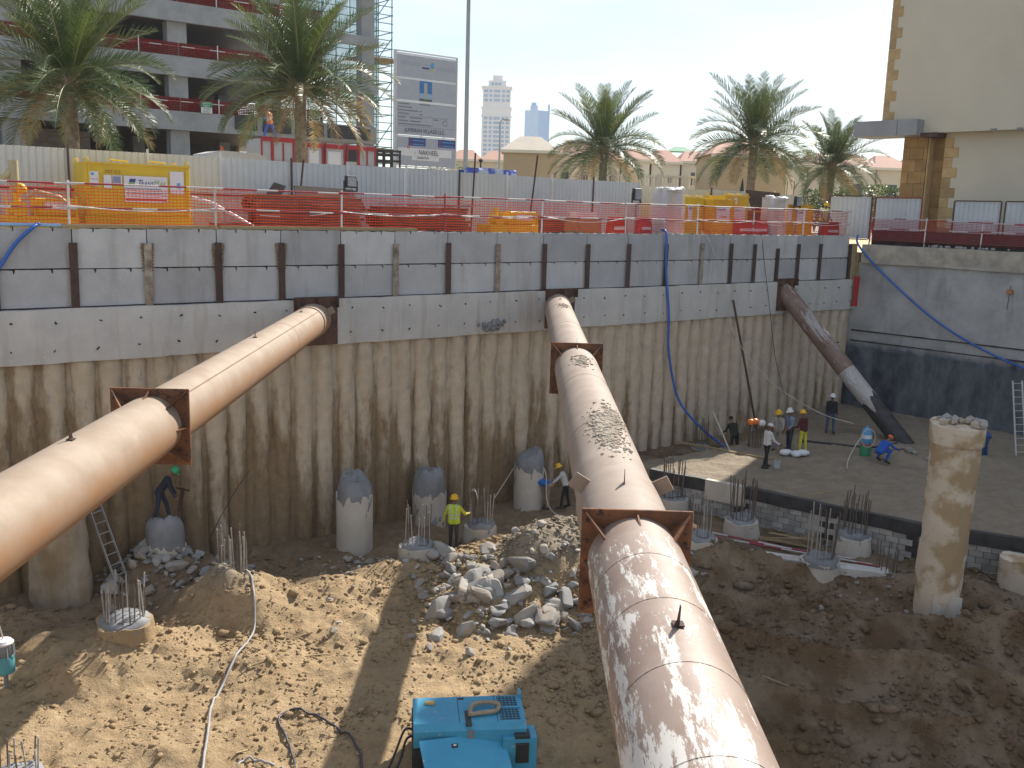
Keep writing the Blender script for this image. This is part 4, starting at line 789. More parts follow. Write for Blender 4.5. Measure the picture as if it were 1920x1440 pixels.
MB().bb(-8, 31, 15, 15.3, -.2, 14.9).obj('rear_wall', blockdark, fb); MB().bb(-8.3, -8, 0, 24, -.2, 16).obj('end_wall', blockdark, fb); MB().bb(13.2, 17.3, 6, 6.2, -.2, 5.0).obj('block_partition', pm('block_partition', (.35, .31, .26), (.22, .19, .16), 2., .9, .2, 20., stretch=(1, 1, 4)), fb)
for s in (7, 14, 19.5): MB().bb(s, s+1.2, 4, 4.06, 14.75, 14.8).obj('strip_light', whitepaint, fb) ; 
for s in (19.2,): MB().bb(s, s+1.1, 3, 3.1, 11.2, 11.26).obj('strip_light', whitepaint, fb)
for (s0, s1, z0, z1) in ((24.7, 26.2, 5.4, 6.3), (26.6, 28.6, 5.35, 6.3), (29.0, 31.0, 5.3, 6.2), (31.3, 34.6, 5.3, 6.15)): MB().bb(s0, s1, -.14, -.02, z0, z1, b=.03).obj('black_formwork', blackp, fb)
sg = plate(fb, 'safety_sign', 22.5, 23.2, 6.25, 6.95, -.06, white_sign, .03); MB().bb(22.5, 23.2, -.1, -.09, 6.6, 6.95).obj('sign_band', greenink, fb)
for (tx, z, mt) in (('SAFETY', 6.79, white_sign), ('FIRST', 6.63, white_sign), ('WORK', 6.44, greenink), ('SAFELY', 6.28, greenink)): text(fb, tx, .17, (22.85, -.105, z), mt, align='CENTER')
# scaffold tower and sheeting at the end of the frame
teal = pm('teal_scaffold', (.10, .30, .28), (.08, .22, .21), 2., .6, 0)
nett, nt, b_ = nodes('teal_sheeting'); b_.inputs['Base Color'].default_value = (.16, .55, .56, 1); b_.inputs['Alpha'].default_value = .6; b_.inputs['Roughness'].default_value = .5
sc = thing('scaffold_tower', 'teal tube scaffold with pale sheeting at the end of the unfinished building', 'scaffold', Wp(30.6, 34.6, -.2), WZ)
for i in range(7):
    for y in (1.0, 3.2):
        if i < 4 and y < 2: continue
        MB().cyl((i*1.12, y, 0), (i*1.12, y, 19.2), .04, seg=6).obj('standard', teal, sc)
for j in range(32):
    z = .6+j*.58
    for y in (1.0, 3.2): MB().cyl((0 if y > 2 else 4.4, y, z), (6.8, y, z), .034, seg=6).obj('ledger', teal, sc)
    if j % 2 == 0:
        for x in (4.48, 5.6, 6.72): MB().cyl((x, .9, z), (x, 3.3, z), .034, seg=6).obj('transom', teal, sc)
for j in range(6): MB().cyl((4.45, .95, 1+j*3.), (6.75, .95, 4.+j*3.), .034, seg=6).obj('brace', teal, sc)
for z in (5.0, 11.4, 18.): MB().bb(4.2, 7.6, .8, 3.4, z, z+.12).obj('deck', timber, sc)
sheet(4.6, 6.8, 2, 19, 3.3, 8, 20, .2, 120).obj('sheeting', nett, sc); sheet(0, 4.5, 9, 19, 3.4, 8, 14, .2, 121).obj('sheeting', nett, sc)
# ---- project board
bd = thing('project_board', 'tall grey project board on a white frame in front of the scaffold', 'sign board', Wp(29.7, 22.4, 0), WZ); boardm = m_text('board_face', (.40, .43, .50))
for (z0, z1) in ((8.24, 9.50), (6.96, 8.14), (4.98, 6.86), (3.2, 4.86)): MB().bb(.2, 4.38, -.05, 0, z0, z1).obj('board_panel', boardm, bd)
for x in (.03, .14, 4.4): MB().bb(x, x+.07, -.04, .06, -.2, 9.7).obj('frame_post', whitepaint, bd)
for z in (3.1, 4.88, 6.88, 8.16, 9.53, 9.66): MB().bb(.02, 4.47, -.055, .05, z, z+.065).obj('frame_rail', whitepaint, bd)
for x in (.6, 2.3, 3.9): MB().bar((x, 2.2, 0), (x, .06, 6.5), .08, .08).obj('back_stay', whitepaint, bd)
text(bd, 'JUMEIRAH VILLAGE LLC.', .335, (.75, -.06, 5.14), ink, xs=.80); text(bd, 'NAKHEEL', .40, (1.72, -.075, 3.86), ink, xs=.82); text(bd, 'GoldenTech', .2, (1.6, -.075, 3.62), ink, xs=.85)
plate(bd, 'white_strip', .3, 4.1, 3.76, 4.22, -.052, white_sign, .01); plate(bd, 'white_strip', 1.25, 3.2, 3.52, 3.75, -.052, white_sign, .01)
for x0, x1 in ((1.02, 2.22), (3.1, 4.36)):
    plate(bd, 'navy_panel', x0, x1, 4.36, 4.82, -.052, navy, .01)
    for z in (4.42, 4.65): plate(bd, 'text_line', x0+.3, x1-.1, z, z+.05, -.064, paleblue, .003); MB().prism([(x0+.08, z-.02), (x0+.2, z-.02), (x0+.14, z+.1)], -.068, -.063).obj('logo', redink, bd)
# rendering of a tower on the board, logos and small print
plate(bd, 'tower_picture_sky', 1.75, 2.62, 6.97, 8.12, -.052, m_text('pic_blue', (.05, .19, .47)), .006); plate(bd, 'tower_picture_cloud', 1.75, 2.62, 7.12, 7.42, -.06, m_text('pic_cloud', (.30, .45, .62)), .003); MB().bb(2.06, 2.3, -.068, -.06, 7.08, 8.02).obj('tower_picture', m_text('pic_tower', (.40, .42, .40)), bd); plate(bd, 'tower_picture_trees', 1.75, 2.62, 6.97, 7.1, -.07, m_text('pic_tree', (.12, .14, .12)), .003)
MB().prism([(2.5, 8.93), (2.66, 8.82), (2.76, 8.98), (2.74, 9.2), (2.62, 9.24), (2.5, 9.1)], -.062, -.05).obj('logo', paleblue, bd); MB().prism([(2.5, 8.72), (2.7, 8.76), (2.76, 8.94), (2.56, 8.84)], -.062, -.05).obj('logo', m_text('logo_lime', (.50, .55, .12)), bd); plate(bd, 'text_line', 1.92, 2.42, 8.82, 8.92, -.052, navy, .003)
b = MB()
for x0, x1, z in ((.5, 1.8, 9.08), (.45, 1.85, 8.96), (3.0, 4.2, 8.95), (3.0, 4.25, 8.84), (2.0, 2.45, 9.05)): plate(bd, 'text_line', x0, x1, z, z+.035, -.052, m_text('pale_print', (.30, .33, .40)), .003)
for x0, x1, z in ((.3, 1.05, 6.70), (.3, 1.25, 6.52), (.3, 1.68, 6.33), (.3, 1.05, 6.15), (.3, .8, 5.93), (1.1, 1.95, 5.93), (.3, 1.0, 5.74), (1.1, 1.85, 5.74), (.3, 2.6, 5.55), (1.75, 2.5, 6.74), (1.78, 1.95, 6.33), (1.76, 1.96, 6.15), (2.76, 3.1, 5.92)): plate(bd, 'text_line', x0, x1, z, z+.07, -.052, greyink, .003)
for x0, x1, z0, z1 in ((.28, 2.68, 6.05, 6.06), (2.7, 3.8, 6.05, 6.06), (2.68, 2.69, 5.5, 6.05), (.28, 4.3, 5.46, 5.47)): plate(bd, 'rule_line', x0, x1, z0, z1+.01, -.052, greyink, .003)
text(bd, 'C', .52, (3.4, -.06, 5.62), greyink, xs=.8); plate(bd, 'logo', 3.72, 3.75, 5.6, 5.98, -.052, greyink, .003); text(bd, 'e', .28, (1.42, -.075, 3.88), m_text('logo_grey', (.45, .47, .52)), xs=.8)
n = 12; MB().tube([(1.02+.09*math.cos(a*6.28/n), -.055, 4.25+.09*math.sin(a*6.28/n)) for a in range(n+1)], .02, 4).obj('logo', redink, bd); text(bd, 'Buj Tec', .13, (1.18, -.06, 4.2), m_text('red_print', (.35, .2, .25)), xs=.9) if False else None
# ---- red shutter crates, rack, van, all behind the hoarding
redsteel = pm('red_steel', (.42, .02, .035), (.34, .02, .03), 2., .5, 0); greypl = pm('shutter_grey', (.48, .50, .53), (.42, .44, .47), 1., .6, 0)
for k, (s0, s1, kind) in enumerate(((20.5, 22.35, 0), (23.0, 24.0, 1), (24.1, 25.3, 1), (25.4, 27.2, 2))):
    t = at_wall('formwork_shutter', ('red framed shutter crate with four grey panes, under the worker', 'red framed shutter crate with one white pane, just right of the palm trunk', 'red framed shutter crate with one tall white pane and a grey side strip', 'wide red framed shutter crate with a black pane beside the dark rack')[k], 'formwork', s0, 20, -.18, 'red steel shutter crates behind the hoarding'); w = s1-s0; h = 4.22
    MB().bb(0, w, .06, 1.9, 0, h-.02).obj('shutter_core', greypl, t)
    xs_ = ([0, .62, w-.02] if kind == 0 else ([0, w] if kind == 1 else [0, .72, w]))
    for x in xs_: MB().bb(max(0, x-.07), min(w, x+.07)+.0, -.02, .055, 0, h).obj('upright', redsteel, t)
    for z in ((.0, h-.3, 2.1) if kind else (.0, h-.14)): MB().bb(0, w, -.03, .05, z, z+.22).obj('crosspiece', redsteel, t)
    if kind in (0, 2):
        xm = (xs_[1]+xs_[2])/2; MB().bb(xm-.03, xm+.03, -.01, .052, .2, h-.2).obj('mullion', redsteel, t); MB().bb(xs_[1], xs_[2], -.012, .052, 3.05, 3.12).obj('mullion', redsteel, t)
    if kind == 1: plate(t, 'white_pane', .2, w-.25, 2.4, h-.45, .05, white_sign)
    if kind == 2: plate(t, 'black_pane', .1, .62, 3.3, h-.3, .05, blackp)
t = at_wall('steel_rack', 'black steel rack beside the red shutter crates', 'rack', 27.35, 20.2, -.18)
for x in (0, .5, 1.0, 1.5):
    for y in (0, 1): MB().bb(x-.04, x+.04, y-.04, y+.04, 0, 4.0).obj('upright', blackp, t)
for z in (2.6, 3.0, 3.4, 3.75, 3.95):
    for y in (0, 1): MB().bb(-.05, 1.55, y-.05, y+.05, z, z+.12).obj('rail', blackp, t)
# pickup van: roof and cab just show above the hoarding
vn = at_wall('van', 'white van with an orange roof beacon behind the hoarding', 'van', 14.9, 13.2, -.18); prof = [(0, .45), (4.7, .45), (4.72, 1.2), (4.3, 1.45), (3.9, 1.5), (3.2, 2.55), (2.9, 2.95), (2.5, 3.1), (.9, 3.12), (.35, 2.98), (.05, 2.6)]
MB().prism(prof, 0, 1.9).obj('body', whitepaint, vn); MB().prism([(3.3, 1.6), (3.78, 1.6), (3.22, 2.45), (2.9, 2.75), (2.6, 2.75), (2.6, 1.6)], -.01, 1.91).obj('side_window', blackp, vn); 
for x in (.9, 3.8):
    for y in (-.02, 1.72):
        o = MB().cyl((x, y, .36), (x, y+.2, .36), .37, seg=20).obj('tyre', blackp, vn, 40); MB().cyl((x, y-.01, .36), (x, y+.21, .36), .2, seg=14).obj('rim', greypl, o, 40)
MB().cyl((1.1, .5, 3.11), (1.1, .5, 3.32), .07, seg=12).obj('beacon', pm('orange_lens', (.75, .16, .03), bmp=0, rough=.3), vn, 40)
t = at_wall('pickup_bed', 'pale tank behind the hoarding beside the van', 'tank', 17.6, 13.6, -.18) if False else None
# ---- lamp columns
galv = pm('galvanised_steel', (.36, .39, .41), (.30, .33, .35), 2., .5, 0)
t = thing('lamp_column', 'tall tapering grey lamp column beside the project board', 'lamp post', (-2.68, 50, -.2)); MB().cyl((0, 0, 0), (0, 0, 15), .125, .085, 16).obj('column', galv, t, 40); MB().cyl((0, 0, 0), (0, 0, .9), .16, seg=16).obj('base_sleeve', galv, t, 40); MB().tube([(0, 0, 14.9), (.3, 0, 15.4), (1.4, 0, 15.6)], .05, 8).obj('arm', galv, t, 40); MB().bb(1.3, 2.0, -.14, .14, 15.5, 15.65, b=.03).obj('lantern', galv, t)
t = thing('lamp_column', 'slender street lamp with a curved lantern in front of the white tower', 'lamp post', (-1.75, 90, -.2)); MB().cyl((0, 0, 0), (0, 0, 8.7), .12, .07, 10).obj('column', galv, t, 40); MB().tube([(0, 0, 8.65), (.15, 0, 8.95), (.4, 0, 9.0)], .06, 6).obj('arm', galv, t); MB().ico((.62, 0, 8.95), .35, 0, 2, sc=(1, .5, .35)).obj('lantern', galv, t, 60)
# ---- villas
villa_m = pm('villa_render', (.68, .60, .45), (.62, .54, .40), .3, .9, 0); villa_s = pm('villa_tan', (.50, .38, .22), (.45, .34, .20), .3, .9, 0); villa_w = pm('villa_cream', (.74, .68, .54), (.68, .62, .49), .3, .9, 0); tile_m = pm('red_roof_tile', (.42, .235, .17), (.35, .19, .14), 1.5, .85, .4, 8., stretch=(6, 6, 1)); vroof = pm('villa_roof_grey', (.45, .40, .33), (.40, .35, .29), .6, .9, .2, 6.); winm = pm('dark_window', (.05, .055, .065), (.08, .085, .09), 1., .25, 0)
def villa(x0, x1, y, zt, zr, d, wall_m, roof_m, label, wins=(), ridge=.5, parapet=True, group='villas beyond the street'):
    t = thing('villa', label, 'house', (x0, y, -.2), 0, group); w = x1-x0; h = zt+.2; MB().bb(0, w, 0, d, 0, h).obj('wall', wall_m, t)
    e = .35; rz = zr+.2; b = MB(); rx0, rx1 = w*ridge*.55, w*(1-ridge*.55); b.add([(-e, -e, h), (w+e, -e, h), (w+e, d+e, h), (-e, d+e, h), (rx0, d/2, rz), (rx1, d/2, rz)], [(0, 1, 5, 4), (1, 2, 5), (2, 3, 4, 5), (3, 0, 4), (3, 2, 1, 0)]); r_ = b.obj('roof', roof_m, t)
    MB().bb(-e, w+e, -e-.02, -e+.25, h-.3, h+.0).obj('eaves', villa_w, r_)
    for (wx, wz, ww, wh) in wins:
        o = MB().bb(wx-.08, wx+ww+.08, -.06, 0, wz-.08, wz+wh+.08).obj('window', villa_w, t); MB().bb(wx, wx+ww, -.075, -.06, wz, wz+wh).obj('pane', winm, o)
    return t
villa(-1.6, 4.1, 105, 7.0, 8.75, 9, villa_s, vroof, 'tan villa with a grey hipped roof beside the slender street lamp', ridge=.55)
villa(4.2, 8.6, 107, 7.0, 8.6, 9, villa_m, tile_m, 'cream villa wing with small windows behind the lone palm', ((.6, 3.6, .7, 1.5), (2.8, 3.6, .7, 1.5)))
for k, x in enumerate((9.2, 13.0, 16.9, 20.8, 24.7)): villa(x, x+3.6, 124+k*.4, 7.2+.2*(k % 2), 8.9, 8, villa_w, tile_m, ('cream terraced villa with a high small window, next to the windowed wing', 'cream terraced villa with a tall slit window, second along from the windowed wing', 'cream terraced villa behind the middle of the balustrade', 'cream terraced villa with a slit window just before the green canopy', 'cream terraced villa half hidden behind the tan wall villa')[k], ((1.2, 4.6, .5, 1.6),) if k % 2 else ((2.2, 4.8, .4, .9),))
villa(17.9, 24.5, 90, 6.3, 7.7, 9, villa_s, tile_m, 'tan villa wall with a white string course behind the tall palm', ridge=.35); MB().bb(17.85, 24.55, 89.86, 90, 3.05, 3.3).obj('string_course', villa_w, bpy.data.objects.get('villa')) if False else None
for k, x in enumerate((26.5, 30.8, 35.1, 39.4, 43.7, 48.)): villa(x, x+4., 118+k*.5, 7.0, 8.7, 8, villa_m, tile_m, ('red roofed villa joined to the right of the tan wall villa', 'red roofed villa behind the crown of the smaller palm', 'red roofed villa just past the smaller palm trunk', 'red roofed villa under the grey fascia of the corner building', 'red roofed villa beside the brown stone pier', 'red roofed villa mostly behind the brown stone pier')[k], ((1.4, 2.2, 1.2, 3.0),))
for k, x in enumerate((-9., -4.8)): villa(x, x+4., 128, 7.0, 8.4, 8, villa_m, tile_m, ('cream villa with a red roof beside the lamp column', 'cream villa with a red roof at the foot of the white tower')[k], ((1.2, 2.6, 1.4, 3.0),))
bl = thing('balustrade', 'cream garden wall with open balusters in front of the villas', 'wall', (6., 100, -.2)); MB().bb(0, 22, 0, .3, 0, 3.2).obj('base_wall', villa_w, bl); MB().bb(0, 22, -.02, .32, 4.6, 4.8).obj('coping', villa_w, bl)
for k in range(9): MB().bb(k*2.7, k*2.7+.5, -.03, .33, 3.2, 4.95).obj('pier', villa_w, bl)
for k in range(74): 
    if (k*.297) % 2.7 > .5: MB().cyl((k*.297, .15, 3.2), (k*.297, .15, 4.6), .07, seg=6).obj('baluster', villa_w, bl)
t = thing('green_canopy', 'small dark green canopy roof above the villas', 'canopy', (21.6, 132, 0)); MB().add([(-1.6, 0, 9), (1.8, 0, 9), (1.8, 3, 9), (-1.6, 3, 9), (-.6, 1.5, 9.7), (.8, 1.5, 9.7)], [(0, 1, 5, 4), (1, 2, 5), (2, 3, 4, 5), (3, 0, 4)]).obj('fabric', greenink, t)
for x, y in ((-1.5, .1), (1.7, .1), (1.7, 2.9), (-1.5, 2.9)): MB().cyl((x, y, -.2), (x, y, 9), .06, seg=6).obj('pole', galv, t)
t = thing('closed_parasol', 'closed dark parasol standing behind the hoarding', 'parasol', (15.1, 66, -.2)); MB().lathe([(.03, 0), (.03, 1.6), (.24, 1.7), (.2, 2.4), (.05, 3.3), (.01, 3.5)], 10).obj('canopy', blackp, t, 40); MB().lathe([(.3, 0), (.3, .1), (.04, .12)], 12).obj('base', blackp, t)
# ---- shrubs
leaf_s = m_leaf('shrub_leaf', (.07, .12, .03), (.12, .17, .05))
def bush(x, y, r, hgt, n, label, base=-.2):
    t = thing('shrub', label, 'shrub', (x, y, base), 0, 'green shrubs by the villas'); b = MB()
    for k in range(n):
        a = random.uniform(0, 6.28); u = random.random()**.5; zz = random.random(); rad = r*u*(1-.45*zz)*(1+.3*math.sin(a*3+zz*7)); c = Vector((rad*math.cos(a), rad*math.sin(a), hgt*(.12+.88*zz))); d1 = Vector((random.gauss(0, 1), random.gauss(0, 1), random.gauss(0, .6))).normalized()*.16; d2 = Vector((random.gauss(0, 1), random.gauss(0, 1), random.gauss(0, 1))).normalized()*.07; b.add([c-d1, c+d2, c+d1, c-d2], [(0, 1, 2, 3)])
    b.obj('foliage', leaf_s, t)
    b = MB()
    for k in range(5): a = k*1.25; b.tube([(0, 0, 0), (r*.2*math.cos(a), r*.2*math.sin(a), hgt*.4), (r*.5*math.cos(a), r*.5*math.sin(a), hgt*.8)], [.05, .035, .015], 5)
    b.obj('stem', bark_m, t)
for k, (x, y, r, hg) in enumerate(((22.6, 74, 1.5, 3.1), (25., 75, 1.7, 3.4), (27.4, 75, 1.6, 3.6), (29.5, 76, 1.6, 3.5), (31.5, 77, 1.5, 3.2))): bush(x, y, r, hg, 900, ('dense green shrub at the foot of the smaller palm', 'dense green shrub right of the smaller palm trunk', 'dense green shrub above the dark framed panel', 'dense green shrub above the red framed panel', 'dense green shrub touching the brown stone pier')[k])
for k, (x, y, r, hg) in enumerate(((-5.5, 96, 2.2, 5.2), (-3.4, 98, 1.8, 4.6), (-8., 97, 2.2, 5.4))): bush(x, y, r, hg, 700, ('loose green shrub beside the slender street lamp', 'loose green shrub against the tan villa', 'loose green shrub beside the lamp column')[k])
tarp = thing('blue_tarpaulin', 'crumpled blue and white tarpaulin lying along the hoarding top', 'tarpaulin', Wp(22.5, 4.6, 2.1), WZ); sheet(0, 2.6, 0, .34, 0, 26, 4, .3, 130).obj('fabric', pm('blue_tarp', (.07, .12, .55), (.55, .57, .66), 1.6, .5, .3, 6., lo=.45, hi=.55), tarp); sheet(0, 2.6, 0, .25, .35, 26, 4, .3, 131).obj('fabric', bluep, tarp); MB().bb(0, 2.6, .0, .4, -2.3, .03).obj('stillage', timber, tarp)
# ---- towers
tw = thing('apartment_tower', 'white apartment tower with rows of blue windows and a stepped crown', 'tower', (-31.3, 820, -.2)); twm = pm('tower_white', (.70, .69, .67), (.66, .65, .64), .02, .8, 0); tww = pm('tower_glass', (.16, .26, .40), (.20, .31, .46), .2, .3, 0)
MB().bb(0, 24, 0, 22, 0, 82).obj('shaft', twm, tw); MB().bb(.5, 23.5, .3, 21.5, 82, 99).obj('upper_shaft', twm, tw); MB().bb(5., 19.5, .0, 20, 99, 104).obj('crown', twm, tw); MB().bb(8.5, 16.5, 4, 14, 104, 108.5).obj('lift_house', twm, tw)
for z in (75.5, 82, 98.5): MB().bb(-.6, 24.6, -.6, 22, z, z+1).obj('cornice', twm, tw)
cols = ((1.6, 3.0), (6.0, 2.2), (9.6, 5.2), (16.4, 2.2), (19.8, 2.8)); wm = {}
for r_ in range(28):
    z = 4+r_*3.62
    if z > 97: continue
    for cx, cw in cols:
        if cw not in wm: wm[cw] = MB().bb(0, cw, -.25, .02, 0, 2.2).mesh('window', tww)
        if abs(z-75.5) < 2.4 or abs(z-82) < 2.2: continue
        link('window', wm[cw], tw, (cx, 0 if z < 82 else .3, z))
for cx in (7.2, 10.2, 13.2): link('window', wm[2.2], tw, (cx, 0, 100.2))
bt = thing('glass_tower', 'blue glass office tower with a slanted mast corner', 'tower', (5.2, 1000, -.2)); btm = pm('blue_glass', (.15, .33, .62), (.18, .37, .66), .02, .35, 0); btm2 = pm('blue_glass_pale', (.28, .46, .70), (.31, .49, .72), .02, .35, 0)
MB().add([(0, 4, 0), (7, 0, 0), (13.5, 0, 0), (24.5, 6, 0), (24.5, 24, 0), (0, 24, 0), (0, 4, 99), (7, 0, 99), (13.5, 0, 99), (24.5, 6, 99), (24.5, 24, 99), (0, 24, 99)], [(2, 3, 9, 8), (3, 4, 10, 9), (4, 5, 11, 10), (5, 0, 6, 11), (6, 7, 8, 9, 10, 11)]).obj('shaft', btm, bt); MB().add([(0, 4, 0), (7, 0, 0), (13.5, 0, 0), (0, 4, 99), (7, 0, 99), (13.5, 0, 99)], [(0, 1, 4, 3), (1, 2, 5, 4)]).obj('pale_face', btm2, bt)
MB().bb(5.5, 13, 4, 14, 99, 104).obj('plant_room', btm2, bt); MB().bb(6.5, 11.5, 6, 12, 104, 107).obj('plant_room', btm, bt); MB().bb(23.2, 25.2, 5.5, 8, 0, 105.5).obj('fin', btm, bt)
# ================================================================ things on the pit floor
rebar_m = pm('rebar_steel', (.20, .165, .14), (.13, .105, .09), 8., .7, .2, 60., .4); rebar_w = pm('cement_splashed_rebar', (.42, .40, .37), (.28, .26, .24), 8., .8, .2, 60.)
def jag(i, seg, seed): return fbm(np.asarray(i, float)*3.1/seg*4, np.full(np.shape(i), seed*1.7), 4, seed)
def stub_mesh(b, r, z0, z1, seed, seg=26, rows=14, jagged=.2, taper=.0, amp=.05, slope=0., mi=0, rnd_=0.):
    i = np.arange(seg); a = 2*np.pi*i/seg; zt = z1+jagged*jag(np.where(i < seg/2, i, seg-i), seg, seed)+slope*np.cos(a+seed); J = np.arange(rows+1)[:, None]/rows; Zp = z0+(zt-z0)*J; A = np.broadcast_to(a, Zp.shape)
    rr = r*(1+taper*(1-J))*(1-rnd_*J**16)+amp*fbm(np.cos(A)*2+seed+np.sin(A)*.7, Zp*2.+np.sin(A)*2, 4, seed); vs = np.stack([rr*np.cos(A), rr*np.sin(A), Zp], -1).reshape(-1, 3).tolist()
    for k, fr in ((1, .6), (2, .25)):
        zk = z1+jagged*.7*jag(i*.7+k*9, seg, seed+k)+slope*.5*np.cos(a+seed)+.03; vs += np.stack([r*fr*np.cos(a), r*fr*np.sin(a), zk], -1).tolist()
    fs = [(j*seg+i, j*seg+(i+1) % seg, (j+1)*seg+(i+1) % seg, (j+1)*seg+i) for j in range(rows+2) for i in range(seg)]+[tuple(range((rows+2)*seg, (rows+3)*seg))]
    b.add(vs, fs, mi); return b
def shell(b, r, z0, z1, seed, teeth, seg=48, t=.03):
    rows = 8; i = np.arange(seg); a = 2*np.pi*i/seg; zt = z1+teeth*(jag(np.where(i < seg/2, i, seg-i)*1.6, seg, seed)*1.5+.4*np.abs(jag(np.where(i < seg/2, i, seg-i)*3., seg, seed+4)))+.07*jag(i*7, seg, seed+2); Zp = z0+(zt-z0)*np.arange(rows+1)[:, None]/rows; A = np.broadcast_to(a, Zp.shape)
    rr = r+.02*fbm(np.cos(A)*2+seed, Zp*2., 3, seed); vs = np.stack([rr*np.cos(A), rr*np.sin(A), Zp], -1).reshape(-1, 3).tolist()
    b.add(vs, [(j*seg+i, j*seg+(i+1) % seg, (j+1)*seg+(i+1) % seg, (j+1)*seg+i) for j in range(rows) for i in range(seg)])
    k = len(b.v)-seg; k2 = len(b.v); b.add([(v[0]*(1-t/r*1.8), v[1]*(1-t/r*1.8), v[2]-.005) for v in b.v[k:]], []); b.f += [(k+i, k+(i+1) % seg, k2+(i+1) % seg, k2+i) for i in range(seg)]; b.m += [0]*seg; return b
def broken_pile(x, y, z0, z1, zs, r, seed, label, tilt=(0, 0), rz=0., slope=.15):
    t = thing('broken_pile', label, 'concrete pile', (x, y, z0), rz); t.rotation_euler = Euler((tilt[0], tilt[1], rz))
    c = stub_mesh(MB(), r*.965, -.3, z1-z0, seed, 36, 22, .20, 0, .045, slope, rnd_=.35).obj('chipped_core', conc_grey, t, 60); shell(MB(), r, -.3, zs-z0, seed+5, .32).obj('pale_skin', conc_white, c, 60); return t
broken_pile(-4.96, 29.73, -10.2, -7.8, -8.45, .585, 101, 'broken pile with a grey chipped shoulder and tall clean white side', rz=2.6, slope=.22)
broken_pile(-2.77, 32.2, -10.2, -8.15, -8.95, .59, 140, 'broken pile with a wide dark grey crown behind the man in the vest', rz=1.2, slope=.05)
broken_pile(.74, 34.7, -10.1, -8.1, -8.75, .56, 163, 'broken pile with a pointed grey top beside the two bending workers', rz=.3, slope=.15)
broken_pile(-10.0, 26.75, -10.2, -8.35, -9.15, .57, 187, 'broken pile with sharp white teeth, under the worker in the green helmet', rz=3.4, slope=.18)
t = thing('protruding_pile', 'thick mud streaked pile standing proud of the wall beside the ladder', 'concrete pile', (-12.25, 24.95, -10.3)); stub_mesh(MB(), .72, -.3, 3.6, 205, 34, 40, .2, .08, .10).obj('shaft', pm('streaked_pile', (.44, .37, .28), (.27, .195, .115), 1.6, .9, .6, 8., stretch=(1, 1, .4), dist=.04), t, 60)
# tall pile with a cap
t = thing('tall_pile', 'tall exposed pile with a wider collar cap and muddy patches', 'concrete pile', (11.8, 24.9, -10.15)); t.rotation_euler = (0, R(.6), 0)
b = MB(); stub_mesh(b, .585, -.4, 5.25, 220, 36, 44, .02, -.0, .06)
b.v = [(x*(1+.05*z/5+(.0 if z > 1.2 else -.10*(1-z/1.2))), y*(1+.05*z/5), z) for x, y, z in b.v]
def m_tall():
    m, nt, bb_ = nodes('tall_pile_face'); P = pos(nt); col = mixc(nt, ramp(nt, noise(nt, P, 1.1, 5, .55), .46, .56), (.58, .50, .39), (.37, .27, .155)); col = mixc(nt, ramp(nt, noise(nt, P, 3., 6, .6), .6, .7, 0, .5), col, (.24, .17, .10)); nt.links.new(col, bb_.inputs['Base Color']); bb_.inputs['Roughness'].default_value = .9; bump(nt, bb_, noise(nt, P, 6., 7, .65), .5, .04); return m
tallm = m_tall(); b.obj('shaft', tallm, t, 60); stub_mesh(MB(), .69, 5.2, 5.72, 231, 34, 6, .10, 0, .05, .05).obj('collar_cap', tallm, t, 50)
b = MB()
for k in range(24): b.ico((random.uniform(-.5, .5), random.uniform(-.5, .5), 5.76+random.uniform(0, .08)), random.uniform(.05, .14), .4, 1)
b.obj('loose_rubble', rubble_m, t)['kind'] = 'stuff'
MB().bb(-.22, .5, -.66, -.56, -.2, 1.05).obj('formwork_scrap', conc_white, t, rot=(R(-4), 0, R(-12)))
# cut down piles with starter bars
RB = {}
def cut_pile(x, y, zb, zt, r, n, hr, seed, label, mat=None, lean=.04, dz=.3, group='cut down piles with upright starter bars'):
    rr = random.Random(seed); t = thing('cut_pile', label, 'concrete pile', (x, y, zb), rr.uniform(0, 6), group)
    stub_mesh(MB(), r, -.35, zt-zb, seed, 28, 9, .07, .12, .12 if mat is soil_m else .05).obj('concrete_stub', mat or conc_white, t, 60)
    stub_mesh(MB(), r*.86, zt-zb-.12, zt-zb+.14, seed+3, 26, 5, .16, .12, .09, rnd_=.3).obj('chipped_top', conc_grey, t, 60)
    for k in range(n):
        a = 2*math.pi*k/n+rr.uniform(-.12, .12); h = hr*rr.uniform(1-dz, 1.); key = round(h, 1)
        if key not in RB: RB[key] = MB().cyl((0, 0, -.2), (0, 0, key), .0165, seg=6).mesh('starter_bar', rebar_m); RB[(key, 1)] = MB().cyl((0, 0, -.2), (0, 0, key), .0175, seg=6).mesh('starter_bar', rebar_w)
        link('starter_bar', RB[key] if mat is None or rr.random() < .4 else RB[(key, 1)], t, (r*.66*math.cos(a), r*.66*math.sin(a), zt-zb), (rr.gauss(0, lean), rr.gauss(0, lean), 0))
    n2 = 20; MB().tube([(r*.68*math.cos(2*math.pi*k/n2), r*.68*math.sin(2*math.pi*k/n2), zt-zb+.12+.03*math.sin(k)) for k in range(n2+1)], .012, 4).obj('hoop', rebar_m, t)
    return t
W_ = conc_white
cut_pile(-2.75, 28.0, -10.2, -9.38, .56, 13, 1.4, 301, 'rounded cut pile with starter bars next to the man in the vest', W_, .03)
cut_pile(-.91, 30.4, -10.1, -9.5, .53, 13, 1.3, 302, 'cut pile with a cloth draped on its starter bars behind the rubble heap', W_, .03)
cut_pile(-7.35, 24.5, -10.2, -9.45, .52, 20, 1.75, 303, 'sand covered cut pile with dense starter bars and a grey cable', soil_m, .03)
cut_pile(-9.1, 21.55, -10.25, -9.12, .66, 18, 1.2, 304, 'broad sandy cut pile with short starter bars near the ladder', soil_m, .05)
